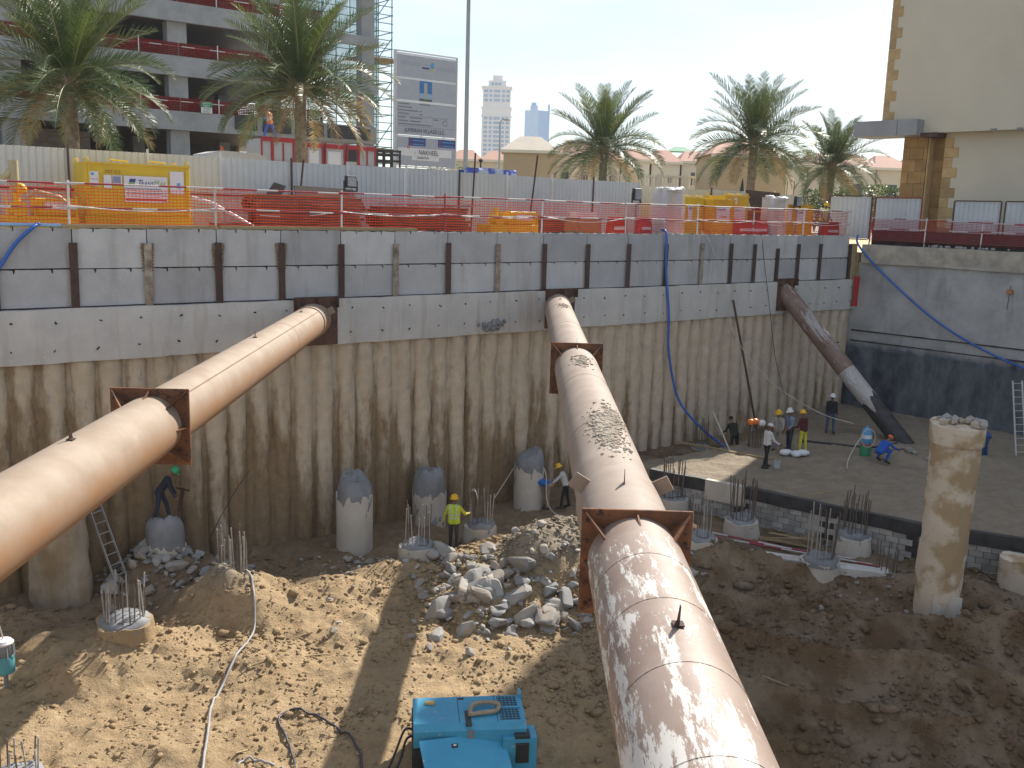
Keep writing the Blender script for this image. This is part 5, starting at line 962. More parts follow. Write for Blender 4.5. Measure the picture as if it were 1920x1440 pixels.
cut_pile(-9.1, 16.45, -10.25, -10.0, .5, 12, .75, 305, 'low cut pile whose bar tips show by the sandy foreground', soil_m, .05)
cut_pile(5.93, 33.6, -9.7, -9.32, .56, 15, 1.6, 306, 'low cut pile against the plastered end of the block wall')
cut_pile(6.02, 28.75, -9.95, -9.12, .54, 14, 1.35, 307, 'pale cut pile at the end of the low concrete kerb', W_)
cut_pile(7.86, 31.0, -9.7, -9.25, .56, 16, 1.75, 308, 'cut pile with tall starter bars in front of the block wall beside a signboard pole')
cut_pile(9.41, 27.5, -9.9, -9.25, .58, 14, 1.75, 309, 'cut pile interrupting the low concrete kerb', W_)
cut_pile(11.2, 29.75, -9.7, -9.25, .54, 15, 1.6, 310, 'cut pile with rusty starter bars close under the black membrane')
cut_pile(11.35, 27.3, -10., -9.75, .45, 10, 1.2, 311, 'small dark cut pile beside the tall pile')
cut_pile(8.25, 40.4, -9.3, -9.1, .4, 12, 1.5, 312, 'cut pile in the trench beside the long blue hose')
cut_pile(10.1, 38.75, -9.2, -9.05, .4, 14, 1.6, 313, 'cut pile in the trench with orange caps on its bars', None, .02, .1)
t = thing('stub_pile', 'plain concrete stub pile at the foot of the block wall', 'concrete pile', (15.1, 27.0, -9.9)); stub_mesh(MB(), .52, -.3, 1.05, 320, 30, 10, .06, .02, .04).obj('shaft', tallm, t, 60)
t = thing('draped_cloth', 'dusty cloth hung over the starter bars behind the rubble heap', 'cloth', (-1.15, 30.2, -8.35)); b = MB(); vs = []
for i in range(9):
    for j in range(7): a = -1.5+3.*j/6; vs.append((.10*math.sin(a)*(1+.2*math.sin(i*2.))+.02*math.sin(i*3+j), .02*math.sin(i+j), .10*math.cos(a)-.0-(.5*abs(j-3)/3)**2*.9+.012*math.sin(i*5.)) if False else (.16*math.sin(a), -.14+.035*i, .16*math.cos(a)-.35*abs(math.sin(a))**3))
b.add(vs, [(i*7+j, i*7+j+1, (i+1)*7+j+1, (i+1)*7+j) for i in range(8) for j in range(6)]); b.obj('fabric', pm('dusty_cloth', (.40, .38, .32), (.30, .29, .25), 6., .95, .4, 20.), t, 80)
for k, dx in enumerate((-.25, -.08, .2)):
    o = MB().lathe([(.02, 0), (.13, .02), (.17, .1), (.13, .2), (.03, .24)], 16).obj('rebar_cap', pm('orange_plastic', (.80, .20, .02), bmp=0, rough=.4) if k < 2 else white_sign, None, 50, loc=(10.1+dx, 38.5, -7.6+(.0, .03, -.02)[k])); tag(o, ('round orange plastic cap on the trench bars, beside the white shirt', 'round orange plastic cap on the trench bars, nearer the blue hose', 'round white plastic cap on the trench bars')[(1, 0, 2)[k]], 'cap')
# ---- block retaining wall with membrane
bw = thing('block_wall', 'low hollow block retaining wall under the raised dirt floor', 'wall', (0, 0, 0)); blk = pm('hollow_block', (.42, .41, .39), (.31, .305, .295), 3., .95, .5, 16., rnd=.3); bm_ = MB().bb(0, .40, 0, .18, 0, .19, b=.008).mesh('block', blk)
for (ax, ay), (bx, by) in zip(EDGE[1:-1], EDGE[2:]):
    L = math.hypot(bx-ax, by-ay); dx, dy = (bx-ax)/L, (by-ay)/L; rz = math.atan2(dy, dx); nb = int(L/.415)
    for r_ in range(5):
        for k in range(nb):
            s = k*.415+(.2 if r_ % 2 else 0)
            if s+.4 > L+.05: continue
            j = random.uniform(-.012, .015); link('block', bm_, bw, (ax+dx*s+dy*(.12+j), ay+dy*s-dx*(.12+j), -9.88+r_*.2), (0, 0, rz+random.uniform(-.012, .012)))
    o = slab_face(0, L+.03, -9.9, -8.63, .0, .4, .02, .12, 70).obj('mortar_backing', tar_m, bw, 60, loc=(ax+dy*.1, ay-dx*.1, 0), rot=(0, 0, rz))
    if ax > 8: slab_face(-.02, L+.03, -8.90, -8.48, -.0, .22, .035, .25, 71+int(ax)).obj('membrane', tar_m, bw, 60, loc=(ax+dy*.19, ay-dx*.19, 0), rot=(0, 0, rz))
    else: slab_face(2.2, L, -9.2, -8.5, -.02, .25, .03, .25, 79).obj('plaster_patch', conc_white, bw, 60, loc=(ax+dy*.17, ay-dx*.17, 0), rot=(0, 0, rz)); slab_face(0, 2.2, -8.95, -8.5, -.02, .25, .03, .25, 80).obj('membrane', tar_m, bw, 60, loc=(ax+dy*.17, ay-dx*.17, 0), rot=(0, 0, rz))
kd = math.atan2(26.75-28.55, 11.1-6.3); kb_ = thing('concrete_kerb', 'long low concrete kerb running out from the pale cut pile', 'kerb', (6.35, 28.62, -9.84), kd); slab_face(0, 5.2, 0, .42, 0, .3, .02, .5, 91).obj('kerb_body', conc_beam, kb_, 60)
for k, (a, c, lab) in enumerate((((6.1, 31.0), (11.8, 28.3), 'red and white pole lying along the back of the strip, the longest one'), ((6.6, 30.2), (11.4, 28.55), 'red and white pole lying nearer the kerb'), ((7.9, 29.9), (10.9, 28.9), 'short red and white pole on top of the other poles'))):
    za = Hs(*a)+.06+.03*k; zc = Hs(*c)+.06+.03*k; d = Vector((c[0]-a[0], c[1]-a[1], zc-za)); o = MB().cyl((0, 0, 0), (d.length, 0, 0), .03, seg=8).obj('barrier_pole', tape, None, 0, loc=(*a, za)); o.rotation_euler = d.to_track_quat('X', 'Z').to_euler(); tag(o, lab, 'pole', 'red and white poles lying by the kerb')
for k in range(12):
    x, y = random.uniform(8.2, 10.4), random.uniform(30.0, 31.4); L = random.uniform(.5, 1.6); o = MB().bb(0, L, 0, .09, 0, .03).obj('timber_offcut', timber, None, 0, loc=(x, y, Hs(x, y)+.05+.02*k), rot=(random.uniform(-.08, .08), random.uniform(-.1, .05), random.uniform(-.9, .5))); tag(o, 'weathered timber offcut in the loose pile before the block wall', 'timber', 'timber offcuts before the block wall')
# boards, poles and hose bits on the raised floor
o = MB().bb(0, 4.2, 0, .22, 0, .06).obj('timber_board', timber, None, 0, loc=(6.9, 39.1, -8.60), rot=(0, 0, math.atan2(36.75-39.1, 10.1-6.9))); tag(o, 'long timber board edging the trench in front of the piles', 'board')
tag(MB().cyl((8.94, 37.8, -8.65), (8.31, 38.7, -7.15), .028, seg=8).obj('leaning_pipe', rope_m), 'white pipe leaning over the trench board', 'pipe')
path_obj('black_hose', [(12.3, 39.8, -8.5), (13.6, 39.4, -8.52), (15., 38.9, -8.5), (16.2, 39.2, -8.35)], .045, blackp, 'black hose lying on the raised floor behind the workers', 'hose')
for k, (x, y, a) in enumerate(((11.06, 37.5, .3), (11.42, 37.3, 1.1), (11.75, 37.5, .1))):
    b = MB(); b.ico((0, 0, .13), .26, .08, 3, sc=(1.1, .75, .5)); tag(b.obj('cement_bag', white_sign, None, 80, loc=(x, y, -8.6), rot=(0, 0, a)), ('white sack by the workers, tucked against the trench', 'white sack in front of the group of workers', 'white sack beside the yellow trousers')[k], 'sack')
b = MB()
# gas bottle on a drum beside the raking strut
t = thing('steel_drum', 'dark green drum standing beside the raking strut', 'drum', (14.25, 37.5, -8.58)); MB().lathe([(.2, 0), (.22, .02), (.22, .45), (.2, .5)], 20).obj('shell', greenink, t, 40); MB().lathe([(.225, .15), (.235, .17), (.225, .19)], 20, caps=False).obj('rib', greenink, t)
t = thing('gas_bottle', 'blue bottle with white banding and looped hose on the drum', 'gas bottle', (14.25, 37.5, -8.09)); MB().lathe([(.17, 0), (.2, .03), (.2, .55), (.14, .68), (.05, .72), (.05, .8)], 20).obj('cylinder', paleblue, t, 50); MB().lathe([(.205, .3), (.207, .31), (.207, .44), (.205, .45)], 20, caps=False).obj('white_band', white_sign, t); MB().lathe([(.206, .02), (.208, .03), (.208, .07), (.206, .08)], 20, caps=False).obj('red_band', redink, t); n = 16; MB().tube([(.27*math.cos(2*math.pi*k/n), -.22, .35+.38*math.sin(2*math.pi*k/n)) for k in range(n+1)], .016, 5).obj('hose_loop', rope_m, t)
path_obj('white_cable', [(14.05, 37.3, -7.6), (13.7, 37.1, -8.0), (13.3, 36.6, -8.4), (13.0, 35.9, -8.55), (12.9, 35.5, -8.55)], .02, rope_m, 'white hose running down from the blue bottle onto the dirt', 'hose')
# ladders
def ladder(p, q, w, n, label, mat):
    t = thing('ladder', label, 'ladder', p); d = Vector(q)-Vector(p); side = Vector((d.y, -d.x, 0)); side = side.normalized() if side.length > .05 else Vector((.67, -.74, 0)); s_ = side*w/2
    for sg in (-1, 1): MB().bar(s_*sg, d+s_*sg, .03, .06).obj('side_rail', mat, t)
    for k in range(n): c = d*((k+.6)/n); MB().cyl(c-s_, c+s_, .016, seg=6).obj('rung', mat, t)
alum = pm('aluminium', (.50, .50, .50), (.42, .42, .42), 3., .45, 0, metal=.3)
ladder((-10.72, 25.5, -10.05), (-11.95, 26.0, -6.9), .42, 11, 'aluminium ladder leaning between the thick pile and the rubble', alum); ladder((21.1, 38.6, -8.62), (21.0, 39.4, -5.6), .42, 11, 'pale ladder against the tarred basement wall', alum)
# ---- rubble: angular chunks of broken concrete
CH = []
for k in range(14):
    bmx = bmesh.new(); rr = random.Random(500+k)
    for q in range(15): v = Vector((rr.gauss(0, 1), rr.gauss(0, 1), rr.gauss(0, 1))).normalized()*rr.uniform(.75, 1.1); bmx.verts.new((v.x*1.15, v.y*.9, v.z*.62))
    bmesh.ops.convex_hull(bmx, input=bmx.verts); bmesh.ops.delete(bmx, geom=[v for v in bmx.verts if not v.link_faces], context='VERTS'); bmesh.ops.bevel(bmx, geom=bmx.edges[:], offset=.07, segments=1, affect='EDGES'); me = bpy.data.meshes.new('concrete_chunk'); bmx.to_mesh(me); bmx.free(); me.materials.append(rubble_m); CH.append(me)
def chunk(x, y, s, label, group, up=0.):
    o = link('concrete_chunk', random.choice(CH), None, (x, y, Hs(x, y)+s*.28+up), (random.uniform(-.6, .6), random.uniform(-.6, .6), random.uniform(0, 6.3)), (s*random.uniform(.8, 1.2), s*random.uniform(.8, 1.1), s)); return tag(o, label, 'rubble', group)
k = 0
while k < 175:
    a = random.uniform(2.7, 5.5); rad = random.uniform(.9, 3.2); x, y = .35+rad*.92*math.cos(a), 26.6+rad*math.sin(a)*1.05
    if random.random() > (.35+.65*min(1, rad/2.2)): continue
    s = min(.46, .09*math.exp(random.gauss(.5, .55))); chunk(x, y, s, 'angular grey concrete chunk in the heap beside the painted strut', 'broken concrete in the big rubble heap', random.uniform(0, .06)); k += 1
for k in range(13): a = random.uniform(3.2, 5.3); chunk(.4+2.3*math.cos(a)*random.uniform(.7, 1.1), 26.4+2.5*math.sin(a)*random.uniform(.7, 1.1), random.uniform(.36, .52), 'large angular concrete slab on the front of the rubble heap', 'large slabs on the rubble heap')
for k in range(10): x, y = random.uniform(-2.4, .4), random.uniform(22.0, 24.0); chunk(x, y, random.uniform(.06, .18), 'small concrete chunk strewn on the sand below the heap', 'stray chunks below the heap')
chunk(-1.75, 23.0, .27, 'pale block of concrete lying apart on the sand below the heap', 'stray chunks below the heap')
k = 0
while k < 95:
    x, y = random.gauss(-9.7, 1.25), random.gauss(26.1, .75)
    if y > 27.3 or x < -11.9: continue
    chunk(x, y, min(.40, .085*math.exp(random.gauss(.5, .5))), 'grey concrete chunk at the foot of the pile under the green helmet', 'broken concrete below the green helmeted worker', random.uniform(0, .12)); k += 1
def lumps(n, fx, fy, s0, label):
    b = MB()
    for k in range(n):
        x, y = fx(), fy(); q = s0*math.exp(random.gauss(.5, .5)); me = random.choice(CH); M = Matrix.LocRotScale(Vector((x, y, Hs(x, y)+q*.3)), Euler((random.uniform(-.6, .6), random.uniform(-.6, .6), random.uniform(0, 6.3))), Vector((q, q, q))); b.add([M @ v.co for v in me.vertices], [tuple(p.vertices) for p in me.polygons])
    tag(b.obj('concrete_lumps', rubble_m), label, 'rubble', kind='stuff')
lumps(70, lambda: random.uniform(-6.4, -1.8), lambda: random.uniform(26.4, 28.8), .045, 'small concrete lumps strewn along the foot of the piles'); lumps(120, lambda: random.gauss(.2, 1.8), lambda: random.gauss(25.3, 1.2), .045, 'small broken bits between the big chunks of the heap'); lumps(70, lambda: random.gauss(-9.7, 1.3), lambda: random.gauss(26., .8), .04, 'small broken bits below the green helmeted worker')
lumps(50, lambda: random.gauss(11.2, 1.1), lambda: random.gauss(26.3, .5), .045, 'small lumps by the foot of the tall pile'); lumps(24, lambda: random.gauss(5.4, .5), lambda: random.gauss(27.6, .5), .05, 'small lumps by the pale cut pile')
for k in range(9): x, y = random.gauss(15.6, .5), random.gauss(37.6, .4); chunk(x, y, random.uniform(.12, .3), 'dirt covered lump where the raking strut meets the ground', 'lumps at the raking strut foot')
# loose clods all over the dug soil
def clods(name, n, x0, x1, y0, y1, s0, sg, smax, seed, label, dens=None):
    g_ = np.random.default_rng(seed); vs0 = np.array(ICO[1][0]); fs0 = np.array(ICO[1][1]); V = []; F = []
    x = g_.uniform(x0, x1, n*3); y = g_.uniform(y0, y1, n*3); keep = g_.random(n*3) < np.clip(.5+1.1*fbm(x*.8, y*.8, 3, seed), .05, 1); keep &= edge_d(x, y) < -.2; x, y = x[keep][:n], y[keep][:n]; z = H(x, y); s = np.minimum(s0*np.exp(g_.normal(0, sg, len(x))), smax)
    k = 1+g_.uniform(-.38, .38, (len(x), len(vs0), 1)); sc_ = g_.uniform(.7, 1.25, (len(x), 1, 3)); V = vs0[None]*k*sc_*s[:, None, None]; V[..., 2] *= .55; V += np.stack([x, y, z+s*.12], -1)[:, None]; F = fs0[None]+(np.arange(len(x))*len(vs0))[:, None, None]
    V = V.reshape(-1, 3); F = F.reshape(-1, 3); me = bpy.data.meshes.new(name); me.vertices.add(len(V)); me.vertices.foreach_set('co', V.ravel()); me.loops.add(F.size); me.loops.foreach_set('vertex_index', F.ravel()); me.polygons.add(len(F)); me.polygons.foreach_set('loop_start', np.arange(0, F.size, 3)); me.polygons.foreach_set('loop_total', np.full(len(F), 3)); me.update(calc_edges=True); me.materials.append(soil_m); me.polygons.foreach_set('use_smooth', [True]*len(F))
    return tag(link(name, me), label, 'soil', kind='stuff')
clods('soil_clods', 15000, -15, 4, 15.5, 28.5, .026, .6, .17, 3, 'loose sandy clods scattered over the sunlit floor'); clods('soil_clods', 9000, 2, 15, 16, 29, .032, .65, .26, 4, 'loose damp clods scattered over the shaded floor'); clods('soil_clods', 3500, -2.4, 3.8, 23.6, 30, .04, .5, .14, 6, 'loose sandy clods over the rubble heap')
for k in range(16):
    x, y = random.choice(((random.uniform(-8, -3), random.uniform(16.5, 23)), (random.uniform(2.5, 9), random.uniform(18.5, 25)))); L = random.uniform(.2, .7); o = MB().bb(0, L, 0, .035, 0, .02).obj('wood_stick', timber, None, 0, loc=(x, y, Hs(x, y)+.04), rot=(random.uniform(-.1, .1), random.uniform(-.15, .15), random.uniform(0, 6.28))); tag(o, 'thin wooden stick lying loose on the dug soil', 'stick', 'loose sticks on the pit floor')
# ---- cables on the floor
def gpath(pts, r): return [(x, y, Hs(x, y)+r*.9+.01) for x, y in pts]
cab = pm('grey_cable', (.34, .33, .33), (.25, .245, .25), 3., .6, 0); dcab = pm('dark_cable', (.06, .055, .075), (.04, .04, .05), 3., .5, 0)
path_obj('power_cable', [(-7.2, 24.6, -9.05), (-6.95, 24.35, -9.1), (-6.72, 24.0, Hs(-6.72, 24.0)+.05)]+gpath([(-6.45, 23.2), (-6.4, 22.4), (-6.35, 21.2), (-6.45, 20.2), (-6.4, 19.4), (-6.1, 18.3), (-5.9, 17.5), (-5.7, 16.6)], .03), .03, cab, 'grey power cable snaking over the sand from the sandy cut pile', 'cable', 8, 7, None, True)
path_obj('power_cable', gpath([(-3.98, 16.6), (-4.1, 17.4), (-4.46, 18.3), (-4.81, 18.97), (-4.66, 19.31), (-4.2, 19.2), (-3.38, 18.5), (-2.95, 17.9), (-2.75, 17.2), (-2.9, 16.5)], .026), .026, dcab, 'dark power cable looped on the sand beside the generator', 'cable', 8, 7, None, True)
path_obj('power_cable', gpath([(-5.2, 16.9), (-5.15, 17.35), (-4.88, 17.45), (-4.4, 17.3), (-4.1, 16.9)], .026), .026, cab, 'short cable curl on the sand between the other cables', 'cable', 8, 7, None, True)
path_obj('power_cable', [(-1.75, 17.75, -9.55), (-1.95, 17.7, -9.5), (-2.12, 17.5, -9.9)]+gpath([(-2.25, 17.2), (-2.4, 16.6)], .025), .025, blackp, 'black cable dropping out of the generator end', 'cable'); path_obj('power_cable', [(-1.75, 17.65, -9.6), (-1.9, 17.55, -9.62), (-2.0, 17.35, -9.95)]+gpath([(-2.1, 17.0), (-2.2, 16.4)], .025), .025, blackp, 'second black cable hanging from the generator end', 'cable')
# ---- blue welding generator
bluec = pm('cyan_paint', (.06, .335, .53), (.05, .285, .46), 1.2, .45, .0, c3=(.26, .36, .40), s3=5., t3=.62); bluec2 = pm('cyan_paint_worn', (.06, .36, .58), (.05, .30, .50), 1.2, .4, 0, c3=(.55, .40, .36), s3=2.2, t3=.70); gz = Hs(-.6, 17.6)
gen = thing('generator', 'blue canopied welding generator with a grille and an open side door', 'generator', (-1.72, 17.15, gz-.05), R(7)); gh = -9.12-gz+.05
b = MB(); prof = [(0, 0), (0, gh-.12), (.1, gh), (1.12, gh), (1.22, gh-.1), (1.22, 0)]; n = len(prof); vs = [(x, y, z) for x in (0, 2.22) for y, z in prof]; b.add(vs, [tuple(range(n)), tuple(range(n, 2*n))[::-1]]+[(i, (i+1) % n, n+(i+1) % n, n+i) for i in range(n)]); b.obj('canopy', bluec, gen)
plate(gen, 'end_panel', -.02, .0, .1, gh-.2, 1.1, blackp, 1.0); MB().bb(.0, 2.2, -.02, .02, .0, gh-.45).obj('engine_bay', blackp, gen)
MB().bb(1.66, 1.672, .1, 1.12, gh-.002, gh+.006).obj('panel_gap', blackp, gen); MB().bb(.9, .91, .1, 1.12, gh-.002, gh+.004).obj('panel_gap', blackp, gen); gr = MB().bb(1.72, 2.12, .16, 1.08, gh-.004, gh+.004).obj('grille', blackp, gen)
for x in np.arange(1.74, 2.12, .075): MB().bar((x, .16, gh+.012), (x, 1.08, gh+.012), .01, .01).obj('grille_bar', bluec, gr)
for y in np.arange(.2, 1.08, .09): MB().bar((1.72, y, gh+.014), (2.12, y, gh+.014), .01, .01).obj('grille_bar', bluec, gr)
MB().bb(1.68, 2.16, .58, .64, gh+.002, gh+.03).obj('grille_divider', bluec, gr); MB().bb(2.19, 2.24, 1.0, 1.26, gh-.1, gh+.08).obj('corner_fin', bluec, gen)
MB().bb(1.02, 1.14, -.012, .55, gh-.02, gh+.008).obj('strap_slot', blackp, gen); MB().bb(.92, 1.04, 1.0, 1.06, gh, gh+.01).obj('latch', steel_dark, gen); MB().bb(1.05, 1.18, -.015, .0, gh-.3, gh-.1).obj('latch', greyink, gen)
tag(path_obj('canvas_strap', [gen.matrix_basis @ Vector(p) for p in ((1.12, .3, gh+.05), (1.2, .62, gh+.09), (1.5, .72, gh+.08), (1.72, .6, gh+.09), (1.66, .42, gh+.06), (1.4, .36, gh+.06), (1.14, .32, gh+.05))], .045, pm('khaki_canvas', (.36, .31, .22), (.28, .24, .17), 6., .95, .3, 20.), 'khaki canvas sling lying on the blue generator', 'sling'))
o = MB().bb(0, .2, 0, .1, 0, .05, b=.01).obj('brick_piece', pm('yellow_brick', (.55, .38, .14), bmp=.3), None, 0); o.location = gen.matrix_basis @ Vector((.24, .82, gh+.002)); o.rotation_euler = (0, 0, R(3)); tag(o, 'small yellow brick left on top of the generator', 'brick')
door = MB().bb(0, 1.72, 0, 1.25, -.02, .02, b=.01).obj('side_door', bluec2, gen, loc=(.02, -.06, gh-.24), rot=(R(-145), 0, 0)); door.rotation_euler = Euler((R(32), R(3), R(14)), 'XYZ'); door.location = (.32, -1.22, gh-.86)
MB().bb(.62, .74, 1.02, 1.1, .02, .035).obj('latch', blackp, door); MB().bb(.65, .71, 1.05, 1.08, .033, .045).obj('latch_key', white_sign, door)
MB().bb(1.75, 2.42, -.12, .35, 0, gh-.24, b=.012).obj('control_box', bluec, gen); MB().bb(2.0, 2.26, -.16, -.11, .3, gh-.35, b=.01).obj('socket_cover', blackp, gen); MB().bb(1.98, 2.28, -.14, .12, gh-.26, gh-.19, b=.01).obj('socket_hood', blackp, gen)
# ---- teal submersible pump hanging at the left
t = thing('submersible_pump', 'teal submersible pump with a mesh basket hanging on a rope', 'pump', (-11.0, 19.66, -9.55)); MB().lathe([(.15, 0), (.2, .03), (.2, .38), (.18, .42)], 18).obj('motor_housing', pm('teal_paint', (.08, .30, .34), (.06, .24, .28), 3., .5, 0), t, 40); MB().lathe([(.17, .42), (.20, .46), (.19, .66), (.15, .70)], 18).obj('strainer', greyink, t, 40); MB().lathe([(.19, .68), (.21, .72), (.16, .78), (.05, .8)], 18).obj('top_cover', whitepaint, t, 40)
for k in range(8): a = k*math.pi/4; MB().cyl((.22*math.cos(a), .22*math.sin(a), .38), (.2*math.cos(a), .2*math.sin(a), .7), .012, seg=5).obj('cage_bar', galv, t)
path_obj('rope', [(-11.0, 19.66, -8.76), (-11.1, 19.66, -8.3), (-11.4, 19.8, -7.4), (-11.9, 20., -6.)], .014, rope_m, 'pale rope holding up the teal pump', 'rope'); tag(MB().cyl((-11.0, 19.66, -10.2), (-11.0, 19.66, -9.53), .05, seg=8).obj('outlet_pipe', greyink, None), 'grey riser pipe under the teal pump', 'pipe')
path_obj('thin_wire', [(-8.9, 27.3, -9.1), (-8.3, 27.6, -7.9), (-7.9, 28.2, -7.2)], .012, steel_dark, 'bent wire sticking out of the muddy wall near the flange', 'wire')
tag(MB().cyl((-.55, 34.2, -9.75), (.15, 34.9, -8.75), .02, seg=6).obj('leaning_rod', rope_m), 'thin rod leaning on the pile by the two bending workers', 'rod')
path_obj('air_hose', [(1.25, 34.4, -8.55), (1.35, 34.0, -8.75), (1.4, 33.7, -9.6), (1.75, 33.2, -9.95), (2.6, 33.0, -9.95)], .02, rope_m, 'white air hose looping from the pile by the two bending workers', 'hose')
# ================================================================ people
skin_m = pm('skin', (.20, .105, .06), (.17, .09, .05), 6., .6, 0); hair_m = pm('hair', (.015, .012, .01), bmp=0); boot_m = pm('boots', (.03, .026, .022), (.05, .045, .04), 8., .8, 0)
CL = {}
def cloth(c):
    if c not in CL: CL[c] = pm('cloth_%d' % len(CL), c, tuple(k*.75 for k in c), 7., .95, .5, 30., dist=.02)
    return CL[c]
def capsule(b, p, q, r0, r1, seg=12):
    p, q = Vector(p), Vector(q); x, y, d = frame(q-p); vs = []; rows = []
    for c, r, sgn in ((p, r0, -1), (q, r1, 1)):
        for e in ((80, 50, 20) if sgn < 0 else (20, 50, 80)): rows.append((c+d*(sgn*r*math.sin(R(e))), r*math.cos(R(e))))
    for c, r in rows:
        for i in range(seg): a = 2*math.pi*i/seg; vs.append(c+x*(r*math.cos(a))+y*(r*math.sin(a)))
    n = len(rows); b.add(vs, [(j*seg+i, j*seg+(i+1) % seg, (j+1)*seg+(i+1) % seg, (j+1)*seg+i) for j in range(n-1) for i in range(seg)]+[tuple(range(seg))[::-1], tuple(range((n-1)*seg, n*seg))])
def remesh(b, vox, dec):
    me = b.mesh('tmp', skin_m); o = link('tmp', me); m = o.modifiers.new('r', 'REMESH'); m.mode = 'VOXEL'; m.voxel_size = vox; m.use_smooth_shade = True
    s_ = o.modifiers.new('s', 'SMOOTH'); s_.iterations = 3; s_.factor = .4
    d = o.modifiers.new('d', 'DECIMATE'); d.ratio = dec; dg = bpy.context.evaluated_depsgraph_get(); out = bpy.data.meshes.new_from_object(o.evaluated_get(dg)); bpy.data.objects.remove(o); bpy.data.meshes.remove(me); return out
def person(loc, face, label, shirt, trousers, hat=None, hatkind='helmet', lean=0., legs=((5, 5, 0), (-5, 5, 0)), arms=((10, 8, 15), (10, 8, 15)), headp=0., headt=0., vest=None, boots=None, H_=1.72, sleeves=True, twist=0.):
    k = H_/1.72; t = thing('person', label, 'person', loc, R(face)); X = Vector((1, 0, 0)); seg = []
    up = Vector((0, math.sin(R(lean)), math.cos(R(lean)))); fwv = Vector((0, math.cos(R(lean)), -math.sin(R(lean)))); pel = Vector((0, 0, 0)); feet = []
    tw_ = Matrix.Rotation(R(twist), 3, up); Xs = tw_ @ X
    for sd, (hp, ab, kn) in zip((-1, 1), ((legs[0][0], legs[0][1], legs[0][2]), (legs[1][0], legs[1][1], legs[1][2]))):
        h = pel+X*(.085*sd); a = R(hp); thv = (Vector((0, math.sin(a), -math.cos(a)))+X*sd*math.tan(R(ab))).normalized(); kne = h+thv*.43; a2 = R(hp-kn); shv = (Vector((0, math.sin(a2), -math.cos(a2)))+X*sd*math.tan(R(ab))*.4).normalized(); ank = kne+shv*.41; fd = Vector((sd*.15, 1, -.05 if kn < 60 else -.6)).normalized(); toe = ank+Vector((0, 0, -.045))+fd*.17
        seg += [(h+Vector((0, 0, .02)), kne, .098, .068, 't'), (kne, ank+Vector((0, 0, .03)), .068, .055, 't'), (ank+Vector((0, -.05, -.035)), toe, .05, .042, 'b'), (ank+Vector((0, 0, .03)), ank+Vector((0, -.02, -.03)), .048, .048, 'b')]; feet += [ank.z-.085, toe.z-.045]
    ch = pel+up*.30; nb = pel+up*.50
    for sd in (-1, 1): seg += [(pel+X*.07*sd+up*.0, pel+X*.072*sd+up*.14, .125, .115, 't' if False else 's'), (pel+X*.072*sd+up*.12, ch+Xs*.10*sd+up*.08, .115, .118, 's'), (pel+X*.075*sd+up*-.02, pel+X*.07*sd+up*.03, .122, .122, 't'), (nb+Xs*.03*sd-up*.03, nb+Xs*.175*sd-up*.06, .07, .066, 's')]
    hd = nb+up*.13+fwv*.02; hu = (up*math.cos(R(headp))+fwv*math.sin(R(headp))).normalized(); hu = hu.lerp(Vector((0, 0, 1)), .35).normalized(); hf = X.cross(hu)*-1; hf = (Matrix.Rotation(R(headt), 3, hu) @ hf); hx = hf.cross(hu); hc = nb+up*.10+hu*.115+fwv*.02
    seg += [(nb-up*.02, hc-hu*.06, .058, .055, 'k'), (hc-hu*.035+hf*.012, hc+hu*.035, .078, .092, 'k'), (hc-hu*.075+hf*.045, hc-hu*.05+hf*.03, .04, .05, 'k'), (hc+hf*.085+hu*.0, hc+hf*.103-hu*.028, .012, .016, 'k'), (hc+hf*.075-hu*.052, hc+hf*.085-hu*.056, .014, .014, 'k')]
    for sd in (-1, 1): seg.append((hc+hx*.09*sd+hu*.015, hc+hx*.094*sd-hu*.02, .016, .013, 'k'))
    hands = []
    for sd, (ap, ab, el) in zip((-1, 1), arms):
        s0 = nb+Xs*.185*sd-up*.06; dn = -up if abs(lean) < 30 else Vector((0, -math.sin(R(lean*.35)), -math.cos(R(lean*.35)))); f0 = (tw_ @ fwv) if abs(lean) < 30 else (tw_ @ Vector((0, 1, 0))); a = R(ap); u = (dn*math.cos(a)+f0*math.sin(a)); u = (u*math.cos(R(ab))+Xs*sd*math.sin(R(ab))).normalized(); e = s0+u*.285; a2 = R(ap+el); v_ = (dn*math.cos(a2)+f0*math.sin(a2)); v_ = (v_*math.cos(R(ab*.5))+Xs*sd*math.sin(R(ab*.5))).normalized(); w = e+v_*.245
        seg += [(s0, e, .066, .05, 's'), (e, w, .05, .036, 's' if sleeves else 'k')]
        side = v_.cross(Xs).normalized(); nrm = v_.cross(side).normalized(); pm_ = w+v_*.075; seg += [(w, pm_, .028, .03, 'k'), (w+side*.018, pm_+side*.024, .022, .022, 'k'), (w-side*.018, pm_-side*.024, .022, .022, 'k')]
        for q, L in ((-.032, .062), (-.011, .076), (.011, .08), (.032, .07)):
            b0 = pm_+side*q; b1 = b0+(v_+nrm*.25*sd).normalized()*L*.55; b2 = b1+(v_+nrm*.9*sd).normalized()*L*.5; seg += [(b0, b1, .0115, .0105, 'k'), (b1, b2, .0105, .009, 'k')]
        th0 = w+v_*.03+side*.03; th1 = th0+(v_*.6+side*.8).normalized()*.045; seg += [(th0, th1, .014, .012, 'k'), (th1, th1+(v_+side*.2).normalized()*.035, .012, .010, 'k')]; hands.append(w+v_*.1)
    dz = -min(feet); b = MB()
    for s_ in seg: capsule(b, s_[0]+Vector((0, 0, dz)), s_[1]+Vector((0, 0, dz)), s_[2], s_[3])
    me = remesh(b, .0105, .45); n = len(me.polygons); cen = np.zeros(n*3); me.polygons.foreach_get('center', cen); cen = cen.reshape(-1, 3); best = np.full(n, 1e9); idx = np.zeros(n, int); order = 'stkb'
